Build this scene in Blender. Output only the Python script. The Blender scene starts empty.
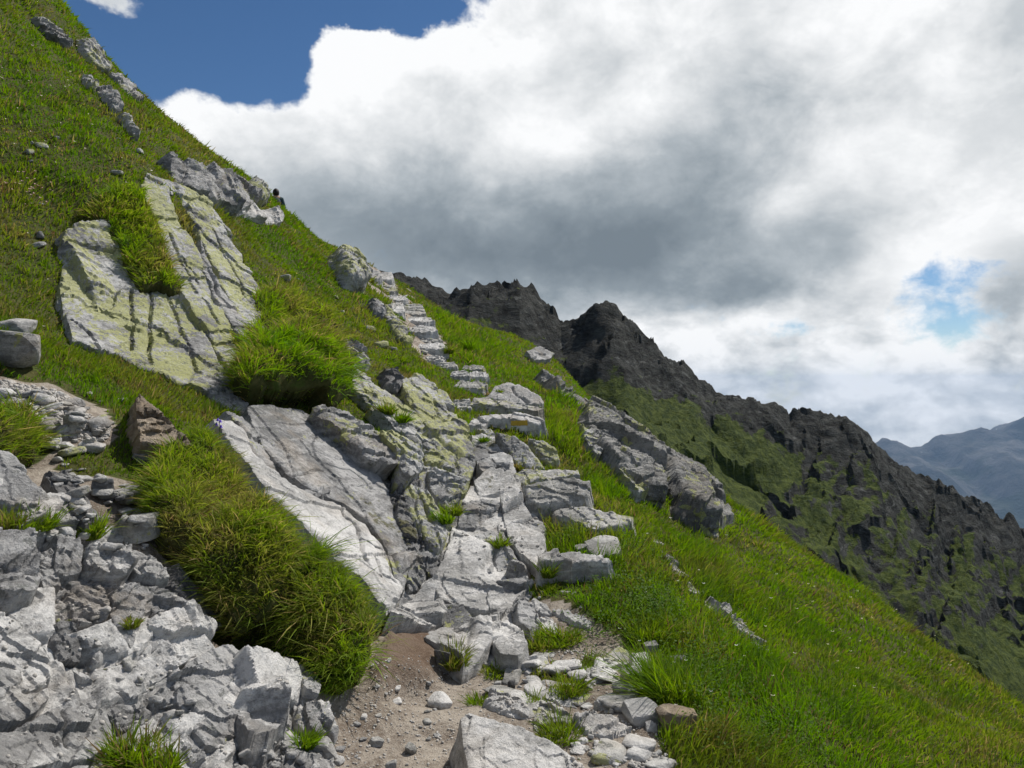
import bpy, bmesh, math, random
import numpy as np
from mathutils import Vector, Matrix
from mathutils.bvhtree import BVHTree
SC = bpy.context.scene
COL = SC.collection
FP, CX, CY, EYE = 768.0, 512.0, 384.0, 1.65      # a 27 mm lens on a 36 mm sensor, eye height
CAM = np.array([0.0, 0.0, EYE])
rng = np.random.default_rng(11)
random.seed(5)

def ray(u, v):
    return np.array([(u-CX)/FP, 1.0, (CY-v)/FP])
def at(u, v, Y):
    return CAM + ray(u, v)*Y

# ---------------------------------------------------------------- noise
def _hash(ix, iy, iz, seed):
    with np.errstate(over='ignore'):
        h = (ix.astype(np.uint32)*np.uint32(374761393) + iy.astype(np.uint32)*np.uint32(668265263)
             + iz.astype(np.uint32)*np.uint32(2246822519) + np.uint32((seed*1274126177) & 0xffffffff))
        h = (h ^ (h >> np.uint32(13)))*np.uint32(1274126177)
        h = (h ^ (h >> np.uint32(16)))*np.uint32(2654435761)
        h = h ^ (h >> np.uint32(15))
    return h.astype(np.float64)/4294967296.0
def vnoise(p, seed=0):
    i = np.floor(p).astype(np.int64); f = p-i
    f = f*f*f*(f*(f*6-15)+10)
    r = 0
    for dx in (0, 1):
        wx = f[:, 0] if dx else 1-f[:, 0]
        for dy in (0, 1):
            wy = f[:, 1] if dy else 1-f[:, 1]
            for dz in (0, 1):
                wz = f[:, 2] if dz else 1-f[:, 2]
                r = r + wx*wy*wz*_hash(i[:, 0]+dx, i[:, 1]+dy, i[:, 2]+dz, seed)
    return r*2-1
def fbm(p, octv=4, seed=0, gain=.5, ridge=False):
    p = np.asarray(p, float); a = 1.0; s = 0; t = 0
    for o in range(octv):
        n = vnoise(p*(2.03**o)+o*17.3, seed+o)
        if ridge: n = 1-2*np.abs(n)
        s = s+a*n; t += a; a *= gain
    return s/t
def facets(S, seed=0, off=.5, grad=.8):
    """broken-stone relief: every Worley cell is a small plane of its own tilt"""
    S = np.asarray(S, float); I = np.floor(S).astype(np.int64); n = len(S); z = np.zeros(n, np.int64)
    best = np.full(n, 9e9); bx = np.zeros(n); by = np.zeros(n); ci = np.zeros((n, 2), np.int64)
    for a in (-1, 0, 1):
        for b in (-1, 0, 1):
            i, j = I[:, 0]+a, I[:, 1]+b
            px = i+_hash(i, j, z, seed); py = j+_hash(i, j, z+1, seed)
            d = (S[:, 0]-px)**2+(S[:, 1]-py)**2
            m = d < best
            best[m] = d[m]; bx[m] = px[m]; by[m] = py[m]; ci[m, 0] = i[m]; ci[m, 1] = j[m]
    o = _hash(ci[:, 0], ci[:, 1], z+2, seed)-.5; gx = _hash(ci[:, 0], ci[:, 1], z+3, seed)-.5; gy = _hash(ci[:, 0], ci[:, 1], z+4, seed)-.5
    return o*off+((S[:, 0]-bx)*gx+(S[:, 1]-by)*gy)*2*grad
def sstep(a, b, x):
    t = np.clip((x-a)/(b-a), 0, 1)
    return t*t*(3-2*t)

# ---------------------------------------------------------------- polygons
def inside(poly, P):
    poly = np.asarray(poly, float); x, y = P[:, 0], P[:, 1]
    c = np.zeros(len(P), bool); n = len(poly)
    for i in range(n):
        x1, y1 = poly[i]; x2, y2 = poly[(i+1) % n]
        if y1 == y2: continue
        m = (y1 > y) != (y2 > y)
        c ^= m & (x < (x2-x1)*(y-y1)/(y2-y1)+x1)
    return c
def seg_dist(a, b, P):
    d = b-a; L = max(d@d, 1e-12)
    t = np.clip(((P-a)@d)/L, 0, 1)
    q = a+t[:, None]*d
    return np.linalg.norm(P-q, axis=1), q
def sdf(poly, P):
    poly = np.asarray(poly, float); best = np.full(len(P), 1e9); near = np.zeros_like(P)
    for i in range(len(poly)):
        d, q = seg_dist(poly[i], poly[(i+1) % len(poly)], P)
        m = d < best; best[m] = d[m]; near[m] = q[m]
    return np.where(inside(poly, P), best, -best), near
def line_dist(line, P):
    best = np.full(len(P), 1e9)
    for i in range(len(line)-1):
        best = np.minimum(best, seg_dist(np.asarray(line[i], float), np.asarray(line[i+1], float), P)[0])
    return best
def wobble(poly, k=3, amp=.06, seed=0):
    """subdivide an outline and roughen it a little, so that no rock has ruler edges"""
    r = np.random.default_rng(seed); poly = np.asarray(poly, float); out = []
    n = len(poly)
    for i in range(n):
        a, b = poly[i], poly[(i+1) % n]; L = np.linalg.norm(b-a); nrm = np.array([-(b-a)[1], (b-a)[0]])/max(L, 1e-9)
        for j in range(k):
            out.append(a+(b-a)*j/k+nrm*(r.normal()*amp*L/k if j else 0))
    return np.array(out)

# ---------------------------------------------------------------- meshes
def mesh(name, V, faces, mat=None, smooth=True, attrs=None):
    """faces: list of int arrays, each (n,3) or (n,4)"""
    me = bpy.data.meshes.new(name)
    V = np.ascontiguousarray(V, np.float32)
    me.vertices.add(len(V)); me.vertices.foreach_set('co', V.ravel())
    faces = [np.asarray(f) for f in faces if len(f)]
    loops = np.concatenate([f.ravel() for f in faces]).astype(np.int32)
    cnt = np.concatenate([np.full(len(f), f.shape[1]) for f in faces]).astype(np.int32)
    me.loops.add(len(loops)); me.loops.foreach_set('vertex_index', loops)
    me.polygons.add(len(cnt))
    me.polygons.foreach_set('loop_start', np.concatenate([[0], np.cumsum(cnt)[:-1]]).astype(np.int32))
    me.polygons.foreach_set('loop_total', cnt)
    if smooth: me.polygons.foreach_set('use_smooth', np.ones(len(cnt), bool))
    for k, a in (attrs or {}).items():
        a = np.asarray(a, np.float32)
        if a.ndim == 1:
            at_ = me.attributes.new(k, 'FLOAT', 'POINT'); at_.data.foreach_set('value', a)
        else:
            at_ = me.attributes.new(k, 'FLOAT_COLOR', 'POINT')
            at_.data.foreach_set('color', np.concatenate([a, np.ones((len(a), 1), np.float32)], 1).ravel())
    me.update(); me.validate()
    if mat: me.materials.append(mat)
    return me
def link(name, me, parent=None, label=None, cat=None, group=None, kind=None, loc=None):
    o = bpy.data.objects.new(name, me); COL.objects.link(o)
    if parent is not None: o.parent = parent
    if loc is not None: o.location = loc
    for k, v in (('label', label), ('category', cat), ('group', group), ('kind', kind)):
        if v: o[k] = v
    return o
def grid_faces(nx, ny):
    i = np.arange((nx-1)*(ny-1)); r = i//(nx-1); c = i % (nx-1); a = r*nx+c
    return np.stack([a, a+1, a+nx+1, a+nx], 1)

# ---------------------------------------------------------------- shader helper
class X:
    """a socket (or number) with arithmetic that writes Math nodes"""
    nt = None
    def __init__(s, k): s.k = k
    @staticmethod
    def put(sock, v):
        v = v.k if isinstance(v, X) else v
        if isinstance(v, bpy.types.NodeSocket): X.nt.links.new(v, sock)
        else: sock.default_value = v
    @staticmethod
    def m(op, *a, clamp=False):
        n = X.nt.nodes.new('ShaderNodeMath'); n.operation = op; n.use_clamp = clamp
        for i, v in enumerate(a): X.put(n.inputs[i], v)
        return X(n.outputs[0])
    def __add__(s, o): return X.m('ADD', s, o)
    __radd__ = __add__
    def __sub__(s, o): return X.m('SUBTRACT', s, o)
    def __rsub__(s, o): return X.m('SUBTRACT', o, s)
    def __mul__(s, o): return X.m('MULTIPLY', s, o)
    __rmul__ = __mul__
    def __truediv__(s, o): return X.m('DIVIDE', s, o)
def clamp01(a): return X.m('ADD', a, 0.0, clamp=True)
def smooth(a, lo, hi):
    n = X.nt.nodes.new('ShaderNodeMapRange'); n.interpolation_type = 'SMOOTHSTEP'
    X.put(n.inputs[0], a); n.inputs[1].default_value = lo; n.inputs[2].default_value = hi
    return X(n.outputs[0])
def lerp(a, lo, hi, to0, to1):
    n = X.nt.nodes.new('ShaderNodeMapRange')
    X.put(n.inputs[0], a)
    for i, v in enumerate((lo, hi, to0, to1)): n.inputs[i+1].default_value = v
    return X(n.outputs[0])
def noise(vec, scale, detail=6, rough=.5, dist=0, w=None, out=0):
    n = X.nt.nodes.new('ShaderNodeTexNoise')
    if w is not None: n.noise_dimensions = '4D'; n.inputs['W'].default_value = w
    if vec is not None: X.put(n.inputs['Vector'], vec)
    n.inputs['Scale'].default_value = scale; n.inputs['Detail'].default_value = detail
    n.inputs['Roughness'].default_value = rough; n.inputs['Distortion'].default_value = dist
    return X(n.outputs[out])
def voro(vec, scale, feature='F1', out=0):
    n = X.nt.nodes.new('ShaderNodeTexVoronoi'); n.feature = feature
    X.put(n.inputs['Vector'], vec); n.inputs['Scale'].default_value = scale
    return X(n.outputs[out])
def mix(f, a, b):
    n = X.nt.nodes.new('ShaderNodeMix'); n.data_type = 'RGBA'
    X.put(n.inputs[0], f)
    for i, v in ((6, a), (7, b)): X.put(n.inputs[i], v if isinstance(v, X) else (*v, 1))
    return X(n.outputs[2])
def vmap(vec, scale=(1, 1, 1), rot=(0, 0, 0), loc=(0, 0, 0)):
    n = X.nt.nodes.new('ShaderNodeMapping'); X.put(n.inputs[0], vec)
    n.inputs['Scale'].default_value = scale; n.inputs['Rotation'].default_value = rot; n.inputs['Location'].default_value = loc
    return X(n.outputs[0])
def vadd(a, b):
    n = X.nt.nodes.new('ShaderNodeVectorMath'); n.operation = 'ADD'; X.put(n.inputs[0], a); X.put(n.inputs[1], b)
    return X(n.outputs[0])
def vscale(a, s):
    n = X.nt.nodes.new('ShaderNodeVectorMath'); n.operation = 'SCALE'; X.put(n.inputs[0], a); n.inputs['Scale'].default_value = s
    return X(n.outputs[0])
def bump(h, strength, dist):
    n = X.nt.nodes.new('ShaderNodeBump'); n.inputs['Strength'].default_value = strength
    n.inputs['Distance'].default_value = dist; X.put(n.inputs['Height'], h)
    return n.outputs[0]
def new_mat(name):
    m = bpy.data.materials.new(name); m.use_nodes = True; X.nt = m.node_tree
    m.node_tree.nodes.clear()
    out = m.node_tree.nodes.new('ShaderNodeOutputMaterial')
    b = m.node_tree.nodes.new('ShaderNodeBsdfPrincipled')
    m.node_tree.links.new(b.outputs[0], out.inputs[0])
    return m, b, out
def coords(kind='Object'):
    return X(X.nt.nodes.new('ShaderNodeTexCoord').outputs[kind])
def geo(out='Position'):
    return X(X.nt.nodes.new('ShaderNodeNewGeometry').outputs[out])
def attr(name, out='Fac'):
    n = X.nt.nodes.new('ShaderNodeAttribute'); n.attribute_name = name
    return X(n.outputs[out])
def sep(vec):
    n = X.nt.nodes.new('ShaderNodeSeparateXYZ'); X.put(n.inputs[0], vec)
    return X(n.outputs[0]), X(n.outputs[1]), X(n.outputs[2])
# ================================================================ materials
def rock_mat(name, lo, hi, lichen=.0, moss=.12, stain=.25, warm=.0, scale=1.0):
    m, b, _ = new_mat(name)
    c = geo('Position')
    warp = vadd(c, vscale(noise(c, 2.2*scale, 3, out=1), .22))
    big = noise(warp, 1.6*scale, 7, .62)
    fine = noise(c, 26*scale, 8, .72)
    strat = noise(vmap(warp, (3, 3, 17), (.5, -.35, .3)), 1.0*scale, 7, .65)
    col = mix(smooth(big*.42+strat*.34+fine*.30, .455, .605), lo, hi)
    col = mix(smooth(noise(warp, 5.5*scale, 8, .7, w=11.), .54, .66)*.45, col, tuple(x*.55 for x in lo))
    speck = smooth(noise(c, 150*scale, 3, .6), .57, .70)
    col = mix(speck*.42, col, tuple(x*.35 for x in lo))
    wht = smooth(noise(c, 95*scale, 3, .6, w=2.0), .60, .72)
    col = mix(wht*.30, col, (.62, .61, .58))
    if warm:
        col = mix(smooth(noise(c, 2.6*scale, 6, .6, w=5.), .5, .66)*warm, col, (.34, .26, .17))
    # dark weathering streaks and crack dirt
    st = smooth(noise(vmap(warp, (6, 6, 2.0), (.25, .3, 0)), 1.0*scale, 8, .7, w=3.), .55, .72)
    col = mix(st*stain, col, (.055, .052, .048))
    cw_ = vadd(c, vscale(noise(c, 4*scale, 5, .6, out=1), .35))
    veins = voro(vmap(cw_, (1, 1, 2.1), (.4, .5, .2)), 1.9*scale, 'DISTANCE_TO_EDGE')
    crack = (1.0-smooth(veins, .0, .012))*smooth(noise(c, 3.3, 4, w=8.), .52, .66)
    col = mix(crack*.6, col, (.06, .054, .047))
    if lichen:
        lw = vadd(c, vscale(noise(c, 55, 4, .6, out=1), .022))
        l = noise(lw, 11*scale, 6, .62, w=1.); l2 = noise(lw, 34*scale, 6, .65, w=12.)
        lz = noise(c, 1.9*scale, 5, .6, w=4.)
        lm = X.m('MAXIMUM', smooth(l+(lz-.5)*.9, .665-.20*lichen, .675-.20*lichen), smooth(l2+(lz-.5)*.8, .705-.18*lichen, .715-.18*lichen))
        lm = lm*smooth(noise(lw, 85*scale, 4, .6, w=13.), .36, .44)
        lcol = mix(noise(c, 45, 4, w=6.), (.22, .23, .075), (.42, .42, .15))
        col = mix(lm*.8, col, lcol)
        gl = smooth(noise(c, 13*scale, 9, .74, w=9.), .565, .60)
        col = mix(gl*.75, col, (.10, .105, .095))
    if moss:
        nz = sep(geo('Normal'))[2]
        mm = smooth(noise(c, 2.3*scale, 9, .68, w=7.)+(nz-.6)*.10, .74-moss, .80-moss)
        col = mix(mm*.85, col, mix(noise(c, 60, 3), (.045, .05, .012), (.10, .085, .025)))
    X.put(b.inputs['Base Color'], col)
    X.put(b.inputs['Roughness'], lerp(fine, .3, .7, .7, .92))
    b.inputs['Specular IOR Level'].default_value = .3
    h = big*.45+fine*.42+strat*.6+noise(c, 70*scale, 6, .7)*.22-crack*.2
    X.nt.links.new(bump(h, 1.0, .04/scale), b.inputs['Normal'])
    return m
M = {}
M['pale'] = rock_mat('pale_gneiss', (.27, .262, .247), (.60, .583, .555), stain=.36, moss=.08, warm=.18)
M['white'] = rock_mat('white_gneiss', (.32, .312, .298), (.58, .565, .54), stain=.30, moss=0, warm=.2)
M['grey'] = rock_mat('grey_gneiss', (.135, .133, .13), (.38, .372, .36), stain=.5, moss=.10, warm=.25, lichen=.12)
M['lichen'] = rock_mat('lichened_gneiss', (.15, .147, .142), (.42, .415, .40), lichen=.80, stain=.55, moss=.12)
M['step'] = rock_mat('step_gneiss', (.20, .195, .18), (.48, .465, .43), lichen=.34, stain=.42, moss=.10, warm=.25)
M['brown'] = rock_mat('brown_gneiss', (.16, .125, .09), (.34, .28, .21), stain=.30, moss=.05, warm=.6)
M['fin'] = rock_mat('fin_gneiss', (.10, .097, .090), (.27, .263, .245), lichen=.30, stain=.5, moss=.14, warm=.2, scale=.6)
M['wall'] = rock_mat('shattered_gneiss', (.21, .205, .197), (.60, .585, .558), stain=.40, moss=.10, warm=.2)
M['dark'] = rock_mat('dark_gneiss', (.075, .072, .07), (.20, .195, .19), stain=.4, moss=.16)

def soil_mat():
    m, b, _ = new_mat('mountain_soil')
    c = geo('Position')
    g = attr('grassy')
    n1 = noise(c, 3.5, 8, .65); n2 = noise(c, 30, 6, .7); n3 = noise(c, 120, 3, .6)
    dirt = mix(smooth(n1*.6+n2*.4, .38, .62), (.135, .105, .080), (.35, .305, .25))
    dirt = mix(smooth(n3, .52, .7)*.6, dirt, (.36, .33, .29))
    dirt = mix(attr('bank')*.8, dirt, mix(n2, (.06, .034, .02), (.15, .095, .06)))
    turf = mix(smooth(n1*.5+n2*.5, .36, .62), (.040, .050, .012), (.085, .080, .026))
    turf = mix(smooth(noise(c, 9, 5, .6, w=3.), .5, .65)*.6, turf, (.06, .10, .016))
    X.put(b.inputs['Base Color'], mix(smooth(g+(n2-.5)*.5, .35, .65), dirt, turf))
    b.inputs['Roughness'].default_value = .95
    b.inputs['Specular IOR Level'].default_value = .15
    X.nt.links.new(bump(n1*.4+n2*.5+n3*.2, .9, .03), b.inputs['Normal'])
    return m
M['soil'] = soil_mat()

def grass_mat(name, tr=.5, shine=.1):
    m, b, out = new_mat(name)
    nt = X.nt
    c = attr('col', 'Color')
    X.put(b.inputs['Base Color'], c)
    b.inputs['Roughness'].default_value = .55
    b.inputs['Specular IOR Level'].default_value = shine
    t = nt.nodes.new('ShaderNodeBsdfTranslucent')
    hs = nt.nodes.new('ShaderNodeHueSaturation'); hs.inputs['Saturation'].default_value = 1.1; hs.inputs['Value'].default_value = 1.35
    X.put(hs.inputs['Color'], c); nt.links.new(hs.outputs[0], t.inputs[0])
    mx = nt.nodes.new('ShaderNodeMixShader'); mx.inputs[0].default_value = tr
    nt.links.new(b.outputs[0], mx.inputs[1]); nt.links.new(t.outputs[0], mx.inputs[2]); nt.links.new(mx.outputs[0], out.inputs[0])
    return m
M['grass'] = grass_mat('alpine_grass')

def plain(name, col, rough=.8, spec=.2):
    m, b, _ = new_mat(name)
    c = coords('Object')
    n = noise(c, 40, 4)
    X.put(b.inputs['Base Color'], mix(n, tuple(x*.75 for x in col), tuple(min(1, x*1.2) for x in col)))
    b.inputs['Roughness'].default_value = rough; b.inputs['Specular IOR Level'].default_value = spec
    return m

def ridge_mat():
    m, b, _ = new_mat('dark_ridge_rock')
    c = geo('Position'); nz = sep(geo('Normal'))[2]
    w = vadd(c, vscale(noise(c, .12, 4, out=1), 5))
    n1 = noise(w, .13, 9, .68); n2 = noise(c, .8, 9, .72)
    st = noise(vmap(w, (.30, .30, 1.1), (.5, .55, 0)), 1.0, 9, .72)
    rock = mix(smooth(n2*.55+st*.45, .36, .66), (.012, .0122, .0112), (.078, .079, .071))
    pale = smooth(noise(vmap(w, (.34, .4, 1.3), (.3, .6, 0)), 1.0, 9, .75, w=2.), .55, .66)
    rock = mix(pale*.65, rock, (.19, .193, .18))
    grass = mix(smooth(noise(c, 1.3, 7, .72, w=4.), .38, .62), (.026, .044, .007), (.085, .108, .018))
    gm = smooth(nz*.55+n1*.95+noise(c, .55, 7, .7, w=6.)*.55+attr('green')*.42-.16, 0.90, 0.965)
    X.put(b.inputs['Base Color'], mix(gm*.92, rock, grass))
    b.inputs['Roughness'].default_value = .92; b.inputs['Specular IOR Level'].default_value = .12
    X.nt.links.new(bump(n2*.8+st*.7+n1*.3, 1.0, .9), b.inputs['Normal'])
    return m
M['ridge'] = ridge_mat()

def far_mat():
    m, b, _ = new_mat('far_mountain_rock')
    c = geo('Position'); x, y, z = sep(c)
    n1 = noise(c, .0022, 9, .65); n2 = noise(vmap(c, (1, 1, .35)), .008, 9, .7)
    col = mix(smooth(n1*.5+n2*.5, .38, .62), (.03, .034, .03), (.13, .125, .12))
    g = smooth(n1+(z+620)/-500.0*.25, .46, .60)
    col = mix(g*.85, col, (.025, .036, .014))
    snow = smooth(noise(c, .004, 5, .6, w=3.), .66, .69)*smooth(z, -520, -380)
    col = mix(snow, col, (.75, .77, .8))
    X.put(b.inputs['Base Color'], col)
    b.inputs['Roughness'].default_value = .95; b.inputs['Specular IOR Level'].default_value = .1
    X.nt.links.new(bump(n2, .8, 40), b.inputs['Normal'])
    return m
M['far'] = far_mat()
def valley_mat():
    m, b, _ = new_mat('valley_forest')
    c = geo('Position')
    n = noise(c, .004, 9, .65)
    X.put(b.inputs['Base Color'], mix(smooth(n, .4, .6), (.018, .03, .012), (.06, .075, .03)))
    b.inputs['Roughness'].default_value = .95
    return m
M['valley'] = valley_mat()
# ================================================================ land
CTRL = [(380,900,2.4),(380,1200,1.55),(400,740,3.55),(470,650,4.75),(430,660,4.6),(530,600,5.5),(530,540,6.5),(520,470,8),(505,410,10),(470,370,12),
 (430,330,14.5),(405,300,17.5),(375,268,22),
 (0,768,2.45),(150,768,2.9),(280,740,3.4),(0,650,2.9),(130,650,3.25),(300,690,3.7),(60,540,3.55),(200,600,3.85),(0,480,3.9),(120,490,4.2),
 (0,400,4.8),(100,400,5.2),(180,440,5.0),(250,500,4.9),(350,600,4.4),(372,660,4.25),(0,330,5.8),(70,330,6.8),(0,200,8),(0,60,11.5),(100,230,8.5),
 (150,190,9.5),(200,300,8.5),(200,380,7),(260,320,9),(300,390,7.8),(330,450,6.9),(390,600,5.25),(440,560,6),(400,480,7),(450,470,7.7),(400,400,9),
 (350,330,11),(270,250,12),(170,130,12.5),(345,275,15),
 (22,8,14.5),(92,72,14.5),(165,128,14.5),(240,172,15),(296,222,17),(333,254,19),(383,276,22.5),(402,284,24.5),
 (0,-60,14.8),(-100,-60,12),(-200,0,10),(-200,300,5),
 (40,45,20),(110,110,20),(180,165,20.5),(245,205,21),(300,255,24),(335,285,27),(385,300,31),(405,315,33),
 (620,740,3.6),(700,720,3.8),(640,640,4.8),(620,560,6),(600,500,7.2),(560,440,8.8),(560,400,11),(505,362,14),(460,338,17),(428,312,20.5),(455,332,22),
 (800,720,4),(900,768,4),(1024,768,4.4),(760,620,5.8),(680,530,8),(900,680,6),(1024,716,6.5),(940,652,7.5),(860,592,9),(770,542,11),(720,512,13),
 (650,470,14),(600,420,15.5),(555,362,19),(540,356,22),(482,350,22.5),
 (1024,800,9),(940,735,11),(860,670,13),(770,610,16),(650,540,22),(600,480,26),(560,400,30),(500,345,32),
 (1150,830,5.5),(1150,960,9),(1300,900,4),(1200,1000,3),(900,1000,2.4)]
XYZ = [(-20,-5,12.5),(-20,10,14.5),(-20,25,12),(-12,25,8.5),(-12,0,8),(0,-5,-.3),(-5,-5,2.8),(5,-5,-3.4),(-5,0,3.2),(-3,1.5,1.7),(5,0,-2.9),(2.5,0,-1.1),(-1.2,1.2,.45),
 (12,10,-7.5),(14,0,-9),(14,25,-8),(0,38,1.0),(-8,38,5.5),(8,38,-4.5)]
CP = np.array([at(*c) for c in CTRL]+[np.array(p, float) for p in XYZ])
def tps(r2):
    return np.where(r2 > 1e-12, .5*r2*np.log(np.maximum(r2, 1e-12)), 0)
def fit():
    n = len(CP); xy = CP[:, :2]
    K = tps(((xy[:, None]-xy[None])**2).sum(-1))+np.eye(n)*.04
    Pm = np.concatenate([np.ones((n, 1)), xy], 1)
    A = np.zeros((n+3, n+3)); A[:n, :n] = K; A[:n, n:] = Pm; A[n:, :n] = Pm.T
    return np.linalg.solve(A, np.concatenate([CP[:, 2], np.zeros(3)]))
WT = fit()
def flank(x, y):
    """the whole mountain flank: falls to the right, far below everything near"""
    base = -.62*x+.10*y-6.5
    base = np.where(base > 20, 20+(base-20)*.55, base)
    base = np.where(base > 30, 30+(base-30)*.03, base)
    p = np.stack([x, y, 0*x], 1)
    far_ = sstep(25, 120, np.hypot(x, y))
    return np.maximum(base+far_*(fbm(p/60, 5, 3)*9+fbm(p/14, 4, 8, ridge=True)*1.6), -1001)
def near_z(x, y):
    z = np.zeros(len(x)); xy = CP[:, :2]
    for s in range(0, len(x), 20000):
        e = slice(s, s+20000)
        q = np.stack([x[e], y[e]], 1)
        z[e] = tps(((q[:, None]-xy[None])**2).sum(-1))@WT[:-3]+WT[-3]+q@WT[-2:]
    return z
# -- surface cover, traced as outlines on the slope
BARE = [[(300,1000),(325,768),(332,690),(372,650),(385,610),(440,640),(520,665),(600,655),(645,650),(655,700),(668,768),(680,1000)],
 [(364,266),(384,270),(404,296),(430,324),(444,346),(444,364),(432,364),(414,340),(398,314),(370,282)],
 [(478,446),(520,474),(548,512),(536,560),(530,590),(560,600),(622,638),(636,660),(560,668),(440,640),(395,610),(430,568),(455,520)],
 [(-300,380),(0,378),(60,388),(105,412),(112,440),(60,452),(50,470),(90,486),(140,498),(152,530),(190,572),(222,640),(300,640),(335,690),(335,1000),(-300,1400)]]
TUFTY = [[(-60,395),(30,400),(58,425),(50,455),(0,470),(-60,470)], [(112,730),(135,725),(170,750),(178,768),(150,790),(112,780)],
 [(520,660),(560,655),(600,680),(560,695),(520,685)]]
def project(Pw):
    y = np.maximum(Pw[:, 1], .3)
    return np.stack([CX+FP*Pw[:, 0]/y, CY-FP*(Pw[:, 2]-EYE)/y], 1)
def grassy_at(Pw):
    uv = project(Pw)
    j = fbm(Pw*2.2, 3, 71)*14
    uv = uv+np.stack([j, fbm(Pw*2.2, 3, 75)*14], 1)
    g = np.ones(len(Pw))
    near = (Pw[:, 1] > .3)
    for b in BARE: g[near & inside(b, uv)] = 0
    for b in TUFTY: g[near & inside(b, uv)] = 1
    g[(Pw[:, 1] <= 2.2) & (Pw[:, 0] < .9)] = 0
    return g
def axis(lo, a, b, hi, d, g=1.18):
    mid = np.arange(a, b+1e-6, d); L = [a]; s = d
    while L[-1] > lo: s *= g; L.append(L[-1]-s)
    R = [mid[-1]]; s = d
    while R[-1] < hi: s *= g; R.append(R[-1]+s)
    return np.concatenate([np.array(L[1:])[::-1], mid, np.array(R[1:])])
def build_near():
    xs = axis(-40, -6.5, 5.6, 34, .045); y1 = axis(-26, 2.2, 9.5, 9.6, .045); y2 = axis(9.7, 9.75, 26, 52, .11, 1.2)
    ys = np.concatenate([y1[y1 < 9.6], y2[y2 > 9.66]])
    gx, gy = np.meshgrid(xs, ys); x, y = gx.ravel(), gy.ravel()
    z = near_z(x, y)
    p = np.stack([x, y, z], 1)
    z = z+fbm(p*1.1, 4, 21)*.075+fbm(p*1.9, 3, 25)*.06*sstep(5.5, 8, y)*(x < -1.5)+fbm(p*5.5, 3, 31)*.022
    w = np.minimum.reduce([sstep(-38, -24, x), 1-sstep(16, 30, x), sstep(-24, -12, y), 1-sstep(36, 49, y)])
    fl = flank(x, y)
    z = z*w+(fl-1.2)*(1-w)
    p = np.stack([x, y, z], 1)
    return p, grid_faces(len(xs), len(ys)), (len(xs), len(ys))
TV, TF, TN = build_near()
TG = grassy_at(TV)
# bare ground is stonier: broken into small ledges
_bl = (1-TG)*sstep(0, 3, TV[:, 1])
_uvt = project(TV)
_bk, _ = sdf([(384,640),(412,636),(440,642),(454,662),(436,682),(404,694),(372,700),(368,672)], _uvt)
BANK = sstep(-6, 14, _bk)*(TV[:, 1] > .5)*(TV[:, 1] < 8)
TV[:, 2] += BANK*(.10+.05*fbm(TV*6, 3, 47))
_dp, _ = sdf([(196,596),(250,600),(306,606),(338,650),(326,688),(286,672),(240,664),(206,634)], _uvt)
TV[:, 2] -= sstep(-4, 16, _dp)*(TV[:, 1] > .5)*(TV[:, 1] < 7)*.22
_wall = inside([(-300,470),(150,480),(200,590),(335,660),(335,760),(300,1200),(-300,1400)], _uvt) & (TV[:, 1] > .5)
TV[:, 2] += _wall*(fbm(TV*np.array([2.4, 2.4, 2.4]), 3, 41, ridge=True)*.05)
TB = BVHTree.FromPolygons(TV.tolist(), TF.tolist())
def hit(u, v, bvh=None):
    d = ray(u, v); d = d/np.linalg.norm(d)
    h = (bvh or TB).ray_cast(Vector(CAM), Vector(d), 400)
    return None if h[0] is None else np.array(h[0])
def ground(x, y):
    h = TB.ray_cast(Vector((x, y, 80)), Vector((0, 0, -1)))
    return None if h[0] is None else np.array(h[0])

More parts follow.
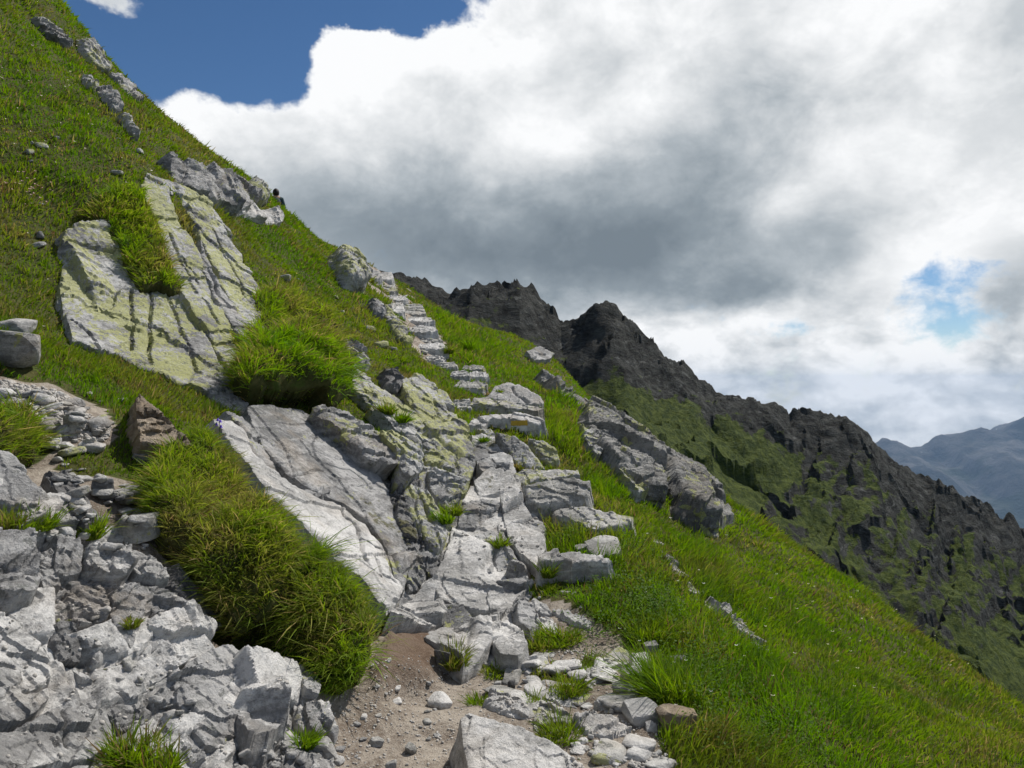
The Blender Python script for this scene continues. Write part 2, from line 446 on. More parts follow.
def build_land():
    me = mesh('near_slope', TV, [TF], M['soil'], attrs={'grassy': TG, 'bank': BANK})
    link('hillside_terrain', me, kind='structure', label='steep grassy mountainside crossed by a stony footpath')
    # ridge ------------------------------------------------------
    cu = np.array([(300,330,96),(360,292,102),(385,279,103),(400,275,104),(425,280,105),(450,292,106),(472,280,106),(485,283,106),(500,284,107),(520,288,107),(540,305,108),(560,325,108),(575,325,107),(590,314,107),
        (605,308,107),(615,310,107),(628,322,108),(650,345,109),(680,362,111),(700,383,112),(740,400,114),(770,408,116),(800,413,118),(832,414,119),(850,424,120),(870,440,121),(890,463,122),
        (930,480,124),(960,496,126),(1024,527,130),(1110,575,134),(1300,690,140)], float)
    cp = np.array([at(*c) for c in cu])
    xs = np.linspace(-75, 170, 720); ys = np.concatenate([np.arange(40, 146, .32), np.linspace(146.5, 230, 60)])
    gx, gy = np.meshgrid(xs, ys); x, y = gx.ravel(), gy.ravel()
    fl = flank(x, y)
    zc = np.interp(x, cp[:, 0], cp[:, 2], left=cp[0, 2]-3); yc = np.interp(x, cp[:, 0], cp[:, 1])
    p = np.stack([x, y, 0*x], 1)
    yw = yc+fbm(p/22, 3, 91)*0
    d = yw-y
    prof = np.where(d > 0, np.where(d < 12, d*1.05, 12.6+(d-12)*.66), -d*.8)
    z0 = zc-prof
    k = 3.0
    z = np.logaddexp(fl/k, z0/k)*k
    q = np.stack([x, y, z], 1)
    a = sstep(-14, 0, z0-fl)
    crest = np.exp(-(d/5)**2)
    ca = (x*.75+d*.65)/1.0      # gullies run down and to the right
    qs = np.stack([ca/9.0, (x*.3-y)/30, z/30], 1)
    wz_ = np.stack([fbm(p/7, 3, 95), fbm(p/7, 3, 96)], 1)
    G = np.stack([ca, x*.3-y*.9], 1)
    band = fbm(np.stack([ca/11, (x*.3-y*.9)/42, 0*x], 1)+fbm(p/9, 3, 97)[:, None]*.35, 3, 77)
    green = np.clip(sstep(.0, .22, band+.22*sstep(14, 34, d)-.15)*(1-.9*np.exp(-(d/7)**2)), 0, 1)
    a = a*(1-.45*green)
    z = z+a*(facets(G/np.array([7.5, 18])+wz_*.5, 71)*3.2+facets(G/np.array([2.6, 5])+wz_*.6, 72)*1.3+facets(G/np.array([1.15, 2.0])+wz_, 73)*.5)*(1-.6*crest)
    z = z+a*((fbm(qs, 4, 51, ridge=True)*2.6)*(1-.7*crest)+fbm(q/5.5, 4, 61, ridge=True)*.9+fbm(q/1.5, 3, 66)*.4)
    z = z+crest*(fbm(q/np.array([1.9, 4, 4]), 3, 69)*.6+facets(G/np.array([2.2, 3.0])+wz_*.5, 79)*.8+facets(G/np.array([1.3, 1.7])+wz_, 81)*.4+facets(G/np.array([5.5, 7.0])+wz_*.5, 80)*1.0)
    z -= (1-sstep(40, 50, y))*5+sstep(150, 225, y)*14+(1-sstep(-74, -50, x))*6+sstep(140, 168, x)*8
    green = green-1.3*np.exp(-(d/5)**2)
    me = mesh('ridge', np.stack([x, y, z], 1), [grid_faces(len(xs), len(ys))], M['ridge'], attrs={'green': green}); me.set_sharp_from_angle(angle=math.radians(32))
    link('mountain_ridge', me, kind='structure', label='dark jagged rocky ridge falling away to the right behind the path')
    # wide flank -------------------------------------------------
    xs = axis(-1500, -60, 170, 2600, 6, 1.09); ys = axis(-2500, -40, 230, 2600, 6, 1.09)
    gx, gy = np.meshgrid(xs, ys); x, y = gx.ravel(), gy.ravel()
    z = flank(x, y)-2.5
    back = sstep(250, 3000, np.hypot(x, y))
    z = np.maximum(z-back*900*sstep(-400, 100, z)*.6, -1001)
    z -= 6*np.exp(-((x/60)**2+((y-10)/60)**2))
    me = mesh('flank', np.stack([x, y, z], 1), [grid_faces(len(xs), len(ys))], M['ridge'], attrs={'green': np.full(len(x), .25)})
    link('mountain_flank', me, kind='structure', label='lower mountain flank dropping to the valley')
    # far range --------------------------------------------------
    xs = np.linspace(-3500, 6500, 380); ys = np.linspace(3000, 6500, 130)
    gx, gy = np.meshgrid(xs, ys); x, y = gx.ravel(), gy.ravel()
    fc = np.array([(300,455),(500,450),(700,452),(800,455),(860,452),(885,440),(893,441),(910,450),(922,450),(935,440),(948,436),(960,436),(985,431),(1000,432),(1010,428),(1024,419),(1060,405),(1100,398),(1180,420),(1300,410),(1500,440)], float)
    px = (fc[:, 0]-CX)/FP*5400; pz = EYE+(CY-fc[:, 1])/FP*5400
    zc = np.interp(x, px, pz)
    p = np.stack([x, y, 0*x], 1)
    d = 5400-y
    prof = np.where(d > 0, np.minimum(d*.36, 2000), -d*.5)
    big = fbm(p/np.array([700, 1100, 1]), 5, 17, ridge=True)*150*sstep(60, 700, np.abs(d))
    z = zc-prof+big+fbm(p/180, 4, 19, ridge=True)*34+fbm(p/70, 4, 23, ridge=True)*14
    z = np.maximum(z, -1001-20)
    me = mesh('far_range', np.stack([x, y, z], 1), [grid_faces(len(xs), len(ys))], M['far'])
    link('distant_mountains', me, kind='structure', label='hazy blue mountain range across the valley')
    s = 6600.0
    xs = np.linspace(-s, s, 60)
    gx, gy = np.meshgrid(xs, xs)
    me = mesh('valley', np.stack([gx.ravel(), gy.ravel(), np.full(gx.size, -1000.)], 1), [grid_faces(60, 60)], M['valley'])
    link('valley_ground', me, kind='structure', label='wooded valley floor far below')
build_land()
# ================================================================ rock builders
ROCKV, ROCKF, _off = [], [], 0            # everything solid, for keeping grass out of stone
def solid(V, F):
    """remember a rock's faces (world space)"""
    global _off
    ROCKV.append(V)
    for f in F: ROCKF.extend((np.asarray(f)+_off).tolist())
    _off += len(V)
def terrain_normal(p):
    e = .12
    a = ground(p[0]+e, p[1]); b = ground(p[0]-e, p[1]); c = ground(p[0], p[1]+e); d = ground(p[0], p[1]-e)
    n = np.cross(a-b, c-d); n = n/np.linalg.norm(n)
    return n if n[2] > 0 else -n
def patch_mesh(poly, lift=.1, depth=.3, bevel=.05, step=None, cracks=(), cw=.014, cdep=.05, rough=.02, cells=0, cell_amp=.05, stretch=(1, 1), seed=0,
               normal=None, point=None, tilt=.0, wob=.07, quad=True, flare=.15, dome=.0, wall_z=False, facet=1.0, fract=1.0):
    """a block of bedrock or a slab whose upper face has this outline: real thickness, broken edges, walls going down into the ground"""
    r = np.random.default_rng(seed)
    H = []
    for _ in range(12):
        H = [hit(u, v) for u, v in poly]; H = [h for h in H if h is not None and h[1] < 34]
        if len(H) >= max(3, len(poly)*.6): break
        poly = [(u, v+4) for u, v in poly]
    H = np.array(H)
    pw = wobble(poly, 3, wob, seed)
    if normal is None:
        c = H.mean(0)
        _, _, vt = np.linalg.svd(H-c); n = vt[2]
        tn = terrain_normal(c)
        if n@tn < 0: n = -n
        n = n*.6+tn*.4
        n = n/np.linalg.norm(n)
    else:
        n = np.array(normal, float); n = n/np.linalg.norm(n); c = H.mean(0)
    vd = CAM-(point if point is not None else c); vd = vd/np.linalg.norm(vd)
    if n@vd < .24:                      # never seen edge on
        n = n+vd*(.24-n@vd)*1.1; n = n/np.linalg.norm(n)
    p0 = np.array(point) if point is not None else c+n*lift
    def onplane(u, v):
        d = ray(u, v); t = ((p0-CAM)@n)/(d@n); return CAM+d*t
    W = np.array([onplane(u, v) for u, v in pw])
    e1 = np.cross(n, np.array([0, 0, 1.0])); e1 /= np.linalg.norm(e1); e2 = np.cross(n, e1)
    Q = np.stack([(W-p0)@e1, (W-p0)@e2], 1)
    lo, hi = Q.min(0), Q.max(0); size = (hi-lo).max()
    if step is None:
        dist = np.linalg.norm(p0-CAM); step = max(.006, min(.0016*dist, size/30), size/190)
    gx = np.arange(lo[0]-step, hi[0]+2*step, step); gy = np.arange(lo[1]-step, hi[1]+2*step, step)
    A, B = np.meshgrid(gx, gy); S = np.stack([A.ravel(), B.ravel()], 1)
    sd, nearp = sdf(Q, S)
    keepv = sd > -step*.75
    snap = keepv & (sd < step*.45)
    S2 = S.copy(); S2[snap] = nearp[snap]
    # base surface: smooth quadratic through the ground below
    if point is None:
        ins = np.where(sd > 0)[0]
        pick = ins[::max(1, len(ins)//160)]
        T = []; K = []
        for i in pick:
            w = p0+e1*S[i, 0]+e2*S[i, 1]
            h = TB.ray_cast(Vector(w+n*.9), Vector(-n), 3)
            if h[0] is not None: T.append((np.array(h[0])-p0)@n+lift); K.append(S[i])
        if len(T) > 12:
            K = np.array(K); T = np.clip(np.array(T), -.5, .5)
            Aq = np.stack([np.ones(len(K)), K[:, 0], K[:, 1], K[:, 0]**2, K[:, 0]*K[:, 1], K[:, 1]**2], 1)
            co = np.linalg.lstsq(np.concatenate([Aq, np.eye(6)*.3]), np.concatenate([T, np.zeros(6)]), rcond=None)[0]
            base = np.stack([np.ones(len(S2)), S2[:, 0], S2[:, 1], S2[:, 0]**2, S2[:, 0]*S2[:, 1], S2[:, 1]**2], 1)@co
            base = np.clip(base, -.4, .4)*.7
        else: base = np.zeros(len(S2))
    else: base = np.zeros(len(S2))
    bw = np.maximum(sd, 0)
    # bevel of changing width
    P3 = p0+S2[:, :1]*e1+S2[:, 1:]*e2
    bv = bevel*.45*np.clip(1+1.5*fbm(P3*4.5, 3, seed+5), .12, 3)
    t = np.clip(bw/np.maximum(bv, 1e-4), 0, 1)
    h = base-bv*.8*(1-t)**1.25
    if dome: h = h+dome*np.sqrt(np.clip(bw/bw.max(), 0, 1))
    ang = r.uniform(0, 6.28); ca, sa = math.cos(ang), math.sin(ang)
    if cells:
        Cn = np.stack([r.uniform(lo[0], hi[0], cells), r.uniform(lo[1], hi[1], cells)], 1)
        wj = np.stack([fbm(P3*2.6, 3, seed+11), fbm(P3*2.6, 3, seed+12)], 1)*.035*size/4
        Sx = (S2+wj)/np.array(stretch); Cx = Cn/np.array(stretch)
        d1 = np.full(len(S2), 1e9); d2 = d1.copy(); idx = np.zeros(len(S2), int); id2 = idx.copy()
        for k in range(cells):
            dd = np.linalg.norm(Sx-Cx[k], axis=1)
            m = dd < d1; m2 = ~m & (dd < d2)
            d2 = np.where(m, d1, np.where(m2, dd, d2)); id2 = np.where(m, idx, np.where(m2, k, id2))
            idx = np.where(m, k, idx); d1 = np.where(m, dd, d1)
        off = r.normal(0, cell_amp, cells); tx = r.normal(0, .22, cells); ty = r.normal(0, .22, cells)
        def top(ii):
            loc = S2-Cn[ii]
            return off[ii]+np.clip(loc[:, 0]*tx[ii]+loc[:, 1]*ty[ii], -.07, .07)
        mixw = .5+.5*np.clip((d2-d1)/(3.2*step), 0, 1)
        h = h+top(idx)*mixw+top(id2)*(1-mixw)
        gap = d2-d1
        h = h-cdep*np.exp(-(gap/(cw*1.3))**2)*(.4+.6*sstep(-.2, .4, fbm(P3*2, 2, seed+21)))
    for ck in cracks:
        L = np.array([[(onplane(u, v)-p0)@e1, (onplane(u, v)-p0)@e2] for u, v in wobble(ck, 3, .12, seed+int(ck[0][0]))[:(len(ck)-1)*3+1]])
        d = line_dist(L, S2)
        h = h-cdep*np.exp(-(d/(cw*(1+.6*fbm(P3*6, 2, seed+3))))**2)
    h = h+rough*fbm(P3*np.array([2.2, 2.2, 2.2]), 4, seed+1)*.6
    def saw(d_, per, sd_):          # broken ledges: slow rise, sudden drop
        x = P3@d_/per+.7*fbm(P3/(per*1.7), 3, sd_)
        return x-np.floor(x)-.5
    d1 = e1*ca+e2*sa; d2 = -e1*math.sin(ang+.5)+e2*math.cos(ang+.5)
    h = h+rough*fract*(saw(d1, max(.30*size, .10), seed+61)*1.3+saw(d2, max(.17*size, .06), seed+63)*.8+saw(d1*.7+d2*.7, .055, seed+65)*.34+saw(d2*.9-d1*.4, .026, seed+67)*.16)
    jw = np.stack([fbm(P3*3.7, 3, seed+41), fbm(P3*3.7, 3, seed+42)], 1)
    for sc_, am in ((max(.36*size, .12), 1.7), (max(.15*size, .055), .8), (.045, .25)):
        rot = np.array([[ca, sa], [-sa, ca]])
        G = (S2@rot.T)/np.array([sc_, sc_*1.9])+jw*.22
        h = h+rough*facet*am*facets(G, seed+int(sc_*100))
    st = P3@np.array([.45, -.3, .84])
    q = np.stack([st*16, P3[:, 0]*2.2, P3[:, 1]*2.2], 1)
    h = h+rough*.10*fbm(q, 4, seed+2, ridge=True)+rough*.22*fbm(P3*17, 4, seed+4, .6)
    V = P3+h[:, None]*n
    F = grid_faces(len(gx), len(gy))
    ok = keepv[F].all(1); F = F[ok]
    used = np.unique(F); remap = np.full(len(V), -1); remap[used] = np.arange(len(used))
    V = V[used]; F = remap[F]
    # walls
    E = np.concatenate([F[:, [0, 1]], F[:, [1, 2]], F[:, [2, 3]], F[:, [3, 0]]])
    key = np.sort(E, 1); _, inv, cnt = np.unique(key, axis=0, return_inverse=True, return_counts=True)
    be = E[cnt[inv.ravel()] == 1]
    bv_ = np.unique(be); rings = max(3, min(16, int(depth/(step*1.6))))
    dn = np.array([0, 0, -1.0]) if wall_z else -n
    cen = V.mean(0)
    outw = V[bv_]-cen; outw = outw-np.outer(outw@dn, dn); outw /= np.maximum(np.linalg.norm(outw, axis=1), 1e-6)[:, None]
    last = bv_; allF = [F]; Vs = [V]; n0 = len(V)
    for k in range(1, rings+1):
        f = k/rings
        nv = V[bv_]+dn*depth*f+outw*flare*depth*f
        nv = nv+outw*((fbm(nv*np.array([5, 5, 9]), 3, seed+31)*(rough*1.3+.012*min(size, 1.2))+fbm(nv*np.array([16, 16, 30]), 3, seed+33, ridge=True)*rough*.55)*min(1, f*4))[:, None]
        ids = np.arange(n0, n0+len(bv_)); n0 += len(bv_)
        mp = dict(zip(bv_.tolist(), range(len(bv_))))
        a = np.array([mp[i] for i in be[:, 0]]); b = np.array([mp[i] for i in be[:, 1]])
        allF.append(np.stack([last[b] if k > 1 else be[:, 1], last[a] if k > 1 else be[:, 0], ids[a], ids[b]], 1))
        Vs.append(nv); last = ids
    V = np.concatenate(Vs); F = np.concatenate(allF)
    # outward facing
    fn = np.cross(V[F[0][1]]-V[F[0][0]], V[F[0][3]]-V[F[0][0]])
    if fn@n < 0: F = F[:, ::-1]
    return V, F
def patch(name, poly, mat, label=None, cat=None, group=None, parent=None, **k):
    V, F = patch_mesh(poly, **k)
    solid(V, [F])
    o = Vector(V.mean(0)) if parent is None else Vector(parent.location)
    me = mesh(name, V-np.array(o), [F], M[mat]); me.set_sharp_from_angle(angle=math.radians(26))
    return link(name, me, parent, label, cat, group, loc=o if parent is None else None)
def slab(name, poly, foot, mat, label, cat, H=None, tilt=18, roll=0, thick=.3, group=None, parent=None, **k):
    """a lying slab: outline of its upper face, and the pixel where its front foot meets the ground"""
    h = hit(*foot); Y = h[1]+.02
    P = np.asarray(poly, float); fv = P[np.argsort(P[:, 1])[-2:]].mean(0)
    pt = at(fv[0], fv[1], Y)
    a, b = math.radians(tilt), math.radians(roll)
    n = np.array([math.sin(b), -math.sin(a)*math.cos(b), math.cos(a)*math.cos(b)])
    hh = max(.05, pt[2]-h[2])
    return patch(name, poly, mat, label, cat, group, parent, normal=n, point=pt, depth=hh+thick, wall_z=True, **k)

def ico(sub):
    bm = bmesh.new(); bmesh.ops.create_icosphere(bm, subdivisions=sub, radius=1)
    bm.verts.ensure_lookup_table()
    V = np.array([v.co[:] for v in bm.verts]); F = np.array([[v.index for v in f.verts] for f in bm.faces]); bm.free()
    return V, F
ICO = {s: ico(s) for s in (2, 3, 4, 5)}
def rock_mesh(dims, seed, sub=4, chamfer=7, p=18, rough=.035, boxy=.75):
    r = np.random.default_rng(seed)
    D, F = ICO[sub]
    N, d = [], []
    for ax in range(3):
        for s in (-1, 1):
            n = np.zeros(3); n[ax] = s; n += r.normal(0, .16, 3); n /= np.linalg.norm(n); N.append(n); d.append(r.uniform(.82, 1.0))
    for _ in range(chamfer):
        n = r.normal(0, 1, 3); n /= np.linalg.norm(n); N.append(n); d.append(r.uniform(.85, 1.22))
    N = np.array(N); d = np.array(d)
    g = np.maximum(D@N.T, 0)/d
    R = (g**p).sum(1)**(-1/p)
    V = D*np.minimum(R, 1.55)[:, None]
    sc = np.array(dims)/2
    V = V*sc
    nn = V/np.maximum(np.linalg.norm(V, axis=1), 1e-6)[:, None]
    s = float(np.mean(dims))
    o = r.uniform(0, 50, 3)
    V = V+nn*(fbm(V/s*2.2+o, 4, seed)*rough*s*1.2+fbm(V/s*7+o, 3, seed+3)*rough*s*.4)[:, None]
    return V, F
def rotm(yaw=0, tilt=0, roll=0):
    return np.array((Matrix.Rotation(math.radians(yaw), 3, 'Z') @ Matrix.Rotation(math.radians(tilt), 3, 'X') @ Matrix.Rotation(math.radians(roll), 3, 'Y')))
def block(name, box, mat, label, cat, deep=.8, front=.7, yaw=0, tilt=12, roll=0, seed=0, sub=4, sink=.25, group=None, chamfer=6, rough=.03, p=18, Y=None):
    """a loose stone from the box it fills: u0, v0, u1, v1"""
    u0, v0, u1, v1 = box
    h = hit((u0+u1)/2, v1-1)
    if Y: h = at((u0+u1)/2, v1, Y)
    W = (u1-u0)/FP*h[1]; Hh = (v1-v0)/FP*h[1]*front
    D = W*deep
    V, F = rock_mesh((W*1.02, D, Hh*(1+sink)), seed, sub, chamfer, p, rough)
    V = V@rotm(yaw, tilt, roll).T
    ext = V[:, 0].max()-V[:, 0].min(); V = V*(W/ext)
    top = EYE+(CY-v0)/FP*(h[1]+D*.4)
    c = np.array([h[0], h[1]+D*.42, 0]); c[2] = max(h[2]+.12*Hh, top-V[:, 2].max())
    c[2] = min(c[2], h[2]+Hh*.62)
    solid(V+c, [F])
    me = mesh(name, V-np.array([0, 0, V[:, 2].min()]), [F], M[mat]); me.set_sharp_from_angle(angle=math.radians(26))
    return link(name, me, None, label, cat, group, loc=Vector(c+np.array([0, 0, V[:, 2].min()])))
LIB = {}
def stone_copy(name, p, size, mat, label, group, k, r, cat='stone', n=None):
    """small stones: a few meshes per rock colour, copied"""
    key = (mat, k)
    first = key not in LIB
    if first:
        V, F = rock_mesh((1, r.uniform(.6, .9), r.uniform(.4, .65)), 900+k, 3, 5, 12, .05)
        LIB[key] = (mesh(name, V, [F], M[mat]), V, F)
    me, V, F = LIB[key]
    o = link(name, me, None, label, cat, group)
    e = (r.uniform(-.35, .35), r.uniform(-.35, .35), r.uniform(0, 6.28))
    s = (size, size*r.uniform(.75, 1.15), size*r.uniform(.7, 1.1))
    o.location = Vector(p)+Vector((0, 0, s[2]*.12)); o.rotation_euler = e; o.scale = s
    if size > .07:
        Rm = np.array(o.rotation_euler.to_matrix())
        solid((V*np.array(s))@Rm.T+np.array(o.location), [F])
    return o
# ================================================================ bedrock
def root(name, u, v, label, cat, group=None):
    return link(name, None, None, label, cat, group, loc=Vector(hit(u, v)))
# the big lichened face on the left
t = root('lichen_outcrop', 170, 320, 'large yellow-lichened rock face of leaning plates set in the grass slope', 'rock outcrop')
patch('rock_body', [(66,228),(108,220),(138,196),(142,184),(164,188),(200,205),(222,226),(250,264),(268,322),(250,344),(234,388),(190,386),(112,356),(70,340),(62,270)], 'lichen', parent=t, lift=.01, depth=.5, bevel=.03, rough=.035, cells=22, cell_amp=.025, cdep=.06, cw=.009, seed=9, stretch=(1, 2), wob=.16)
patch('rock_plate', [(68,228),(84,224),(110,222),(128,232),(140,262),(150,285),(170,275),(186,296),(205,325),(220,352),(231,388),(205,392),(188,384),(165,372),(140,366),(118,352),(96,350),(72,342),(66,310),(64,262)], 'lichen',
      parent=t, lift=.05, depth=.4, bevel=.03, rough=.026, seed=1, wob=.14, cracks=[[(133,285),(135,320),(133,345)],[(150,282),(151,320),(152,362)],[(168,285),(180,315),(192,345),(200,372)],[(72,318),(88,330),(100,352)]], cw=.009, cdep=.08)
patch('rock_plate', [(142,182),(154,184),(168,190),(176,210),(190,232),(204,262),(216,290),(232,318),(240,345),(236,368),(226,380),(214,345),(200,318),(186,290),(176,262),(168,240),(158,216),(148,200)], 'lichen',
      parent=t, lift=.11, depth=.5, bevel=.03, rough=.026, seed=2, wob=.12, cracks=[[(172,230),(186,262),(200,290),(218,325)],[(182,252),(192,264),(202,280)]], cw=.009, cdep=.07)
patch('rock_plate', [(186,214),(200,204),(214,212),(222,226),(238,248),(250,268),(266,300),(270,322),(258,330),(244,316),(228,286),(214,262),(200,236)], 'lichen',
      parent=t, lift=.08, depth=.5, bevel=.03, rough=.026, seed=3, wob=.12, cracks=[[(206,222),(222,250),(240,280),(258,318)],[(196,228),(212,256)]], cw=.010, cdep=.10)
patch('rock_plate', [(200,238),(212,262),(226,286),(244,318),(256,332),(246,344),(238,340),(222,304),(206,268)], 'grey',
      parent=t, lift=.14, depth=.5, bevel=.04, rough=.03, seed=4, cracks=[[(212,268),(230,304)]], cw=.018, cdep=.08)
patch('rock_plate', [(200,378),(226,372),(240,384),(250,400),(244,412),(222,408)], 'grey', parent=t, lift=.08, depth=.4, bevel=.04, rough=.02, seed=5)
# upper ledge
patch('rock_ledge', [(165,157),(184,160),(204,166),(226,171),(244,176),(256,186),(262,196),(250,206),(236,210),(216,202),(196,192),(176,176)], 'grey', 'grey cracked rock ledge under the skyline grass left of the hiker', 'rock outcrop',
      lift=.22, depth=.6, bevel=.04, rough=.035, cells=26, cell_amp=.05, cdep=.10, cw=.022, seed=6, fract=1.6, stretch=(1, 1))
patch('rock_ledge', [(226,206),(252,206),(272,209),(285,214),(282,222),(262,220),(240,215)], 'pale', 'small pale ledge jutting from the grass just under the hiker', 'rock outcrop', lift=.12, depth=.5, bevel=.04, rough=.03, cells=6, cell_amp=.03, seed=7, fract=1.5)
patch('rock_ledge', [(246,172),(254,166),(262,176),(268,186),(262,192),(254,188)], 'lichen', 'lichened knob of rock on the skyline beside the hiker', 'rock outcrop', lift=.22, depth=.5, bevel=.06, rough=.04, seed=8, dome=.1)
for i, (pl, lab) in enumerate([
  ([(34,18),(46,20),(62,30),(74,42),(66,44),(50,36)], 'uppermost pale rock rib in the grass at the top left skyline'),
  ([(82,38),(92,38),(104,52),(113,66),(108,72),(96,62),(86,52)], 'dark-sided rock block on the steep skyline above the grass'),
  ([(112,70),(124,78),(136,90),(143,98),(134,100),(122,92)], 'long low rock on the skyline below the dark-sided block'),
  ([(82,76),(92,78),(99,90),(94,96),(86,88)], 'small lichened rock standing in the upper grass slope'),
  ([(96,86),(108,88),(118,104),(120,116),(110,112),(102,100)], 'jagged dark rock in the upper grass slope'),
  ([(120,112),(130,116),(136,126),(140,136),(132,132)], 'thin rock fin lowest of the upper grass slope rocks')]):
    patch('skyline_rock', pl, 'lichen' if i % 2 else 'grey', lab, 'rock', 'rocks on the upper grass slope', lift=.11, depth=.5, bevel=.04, rough=.05, seed=20+i, dome=.03)
patch('skyline_rock', [(332,258),(340,252),(352,256),(362,270),(366,284),(356,290),(344,286),(336,276)], 'lichen', 'big upright boulder with a dark left side beside the top of the path', 'boulder', lift=.5, depth=.9, bevel=.12, rough=.05, seed=27, dome=.1)
# central pale slabs
t = root('pale_slab_outcrop', 330, 510, 'wide smooth pale and grey bedrock slab sloping down below the dark overhang', 'rock outcrop')
patch('rock_body', [(214,420),(250,405),(308,408),(372,440),(420,474),(446,540),(424,588),(388,616),(346,568),(278,504)], 'grey', parent=t, lift=.05, depth=.5, bevel=.05, rough=.03, cells=12, cell_amp=.03, cdep=.06, cw=.012, seed=30)
patch('rock_plate', [(248,406),(272,404),(304,408),(322,420),(344,436),(360,452),(376,468),(388,488),(396,506),(406,532),(412,556),(408,584),(396,572),(390,545),(370,520),(342,502),(310,490),(286,474),(262,448),(250,426)], 'grey',
      parent=t, lift=.13, depth=.4, bevel=.03, rough=.012, seed=31, cracks=[[(300,440),(322,462),(350,468),(372,486)],[(296,478),(318,470),(340,478)]], cw=.009, cdep=.022)
patch('rock_plate', [(214,418),(230,420),(242,428),(252,446),(268,466),(288,480),(312,494),(342,505),(368,522),(386,546),(394,572),(406,586),(398,602),(386,616),(374,598),(360,578),(346,566),(320,548),(296,524),(276,502),(256,480),(240,456),(224,436)], 'white',
      parent=t, lift=.15, depth=.5, bevel=.05, rough=.014, seed=32, cracks=[[(342,505),(360,528),(362,552),(376,572),(392,584)],[(362,536),(384,548)],[(378,556),(382,572),(396,580)]], cw=.010, cdep=.05)
# dark overhanging blocks below the cushion
t = root('overhang_outcrop', 370, 445, 'dark undercut blocks with pale tops under the grass cushion', 'rock outcrop')
patch('rock_block', [(312,408),(332,406),(350,412),(372,424),(392,438),(402,452),(398,464),(384,462),(366,452),(346,436),(326,422)], 'grey', parent=t, lift=.26, depth=.6, bevel=.06, rough=.03, seed=36, flare=-.25)
patch('rock_block', [(374,430),(392,430),(408,436),(422,450),(424,466),(412,474),(402,468),(398,452),(386,440)], 'lichen', parent=t, lift=.30, depth=.6, bevel=.06, rough=.03, seed=37, flare=-.15)
patch('rock_block', [(394,468),(408,472),(418,470),(424,482),(414,492),(400,488)], 'dark', parent=t, lift=.18, depth=.5, bevel=.05, rough=.03, seed=38)
# lichened buttress left of the path
t = root('lichen_buttress', 430, 450, 'yellow-lichened buttress of leaning rock along the left edge of the path', 'rock outcrop')
patch('rock_body', [(342,364),(372,378),(400,382),(416,376),(434,386),(460,432),(473,470),(460,508),(448,546),(424,580),(404,590),(392,500),(404,474),(424,468),(400,430),(366,406)], 'lichen', parent=t, lift=.08, depth=.6, bevel=.05, rough=.035, cells=18, cell_amp=.04, cdep=.07, cw=.015, seed=40, stretch=(1, 1.8))
patch('rock_plate', [(340,370),(352,362),(366,372),(378,390),(382,404),(370,404),(356,392)], 'lichen', parent=t, lift=0.12, depth=.5, bevel=.04, rough=.02, seed=41)
patch('rock_plate', [(370,408),(384,396),(404,404),(424,422),(440,446),(430,452),(412,440),(390,424)], 'lichen', parent=t, lift=0.13, depth=.5, bevel=.04, rough=.025, seed=42)
patch('rock_plate', [(402,380),(416,374),(432,384),(444,404),(458,430),(470,452),(474,470),(464,476),(448,462),(434,438),(420,416),(406,396)], 'lichen', parent=t, lift=0.15, depth=.6, bevel=.04, rough=.025, seed=43, cracks=[[(432,400),(446,430),(458,460)]])
patch('rock_plate', [(424,448),(440,446),(450,464),(462,478),(462,496),(452,508),(438,492),(428,470)], 'lichen', parent=t, lift=0.16, depth=.6, bevel=.04, rough=.03, seed=44, cracks=[[(440,462),(452,494)]])
patch('rock_plate', [(406,480),(420,480),(434,500),(446,520),(448,536),(440,546),(428,540),(414,514),(404,494)], 'lichen', parent=t, lift=0.17, depth=.6, bevel=.04, rough=.03, seed=45, cracks=[[(418,492),(432,520)]])
patch('rock_plate', [(390,492),(404,494),(414,516),(428,542),(424,548),(410,546),(398,524)], 'dark', parent=t, lift=0.13, depth=.6, bevel=.04, rough=.03, seed=46)
patch('rock_plate', [(404,548),(424,550),(428,566),(420,588),(408,592),(402,572)], 'grey', parent=t, lift=.12, depth=.5, bevel=.06, rough=.03, seed=47)
for i, (pl, mt, lab) in enumerate([
  ([(384,306),(390,304),(398,318),(406,334),(411,346),(403,346),(392,330)], 'lichen', 'narrow lichened rock rib left of the upper path steps'),
  ([(336,342),(348,340),(364,352),(372,362),(360,364),(346,354)], 'grey', 'low grey rock nose in the grass above the lichened buttress'),
  ([(368,300),(378,300),(386,312),(382,320),(374,314)], 'grey', 'small grey rock in grass left of the narrow lichened rib'),
  ([(384,370),(396,368),(406,380),(400,388),(388,382)], 'dark', 'dark rock knob at the top of the lichened buttress')]):
    patch('slope_rock', pl, mt, lab, 'rock', lift=.12, depth=.5, bevel=.06, rough=.04, seed=50+i, dome=.04)
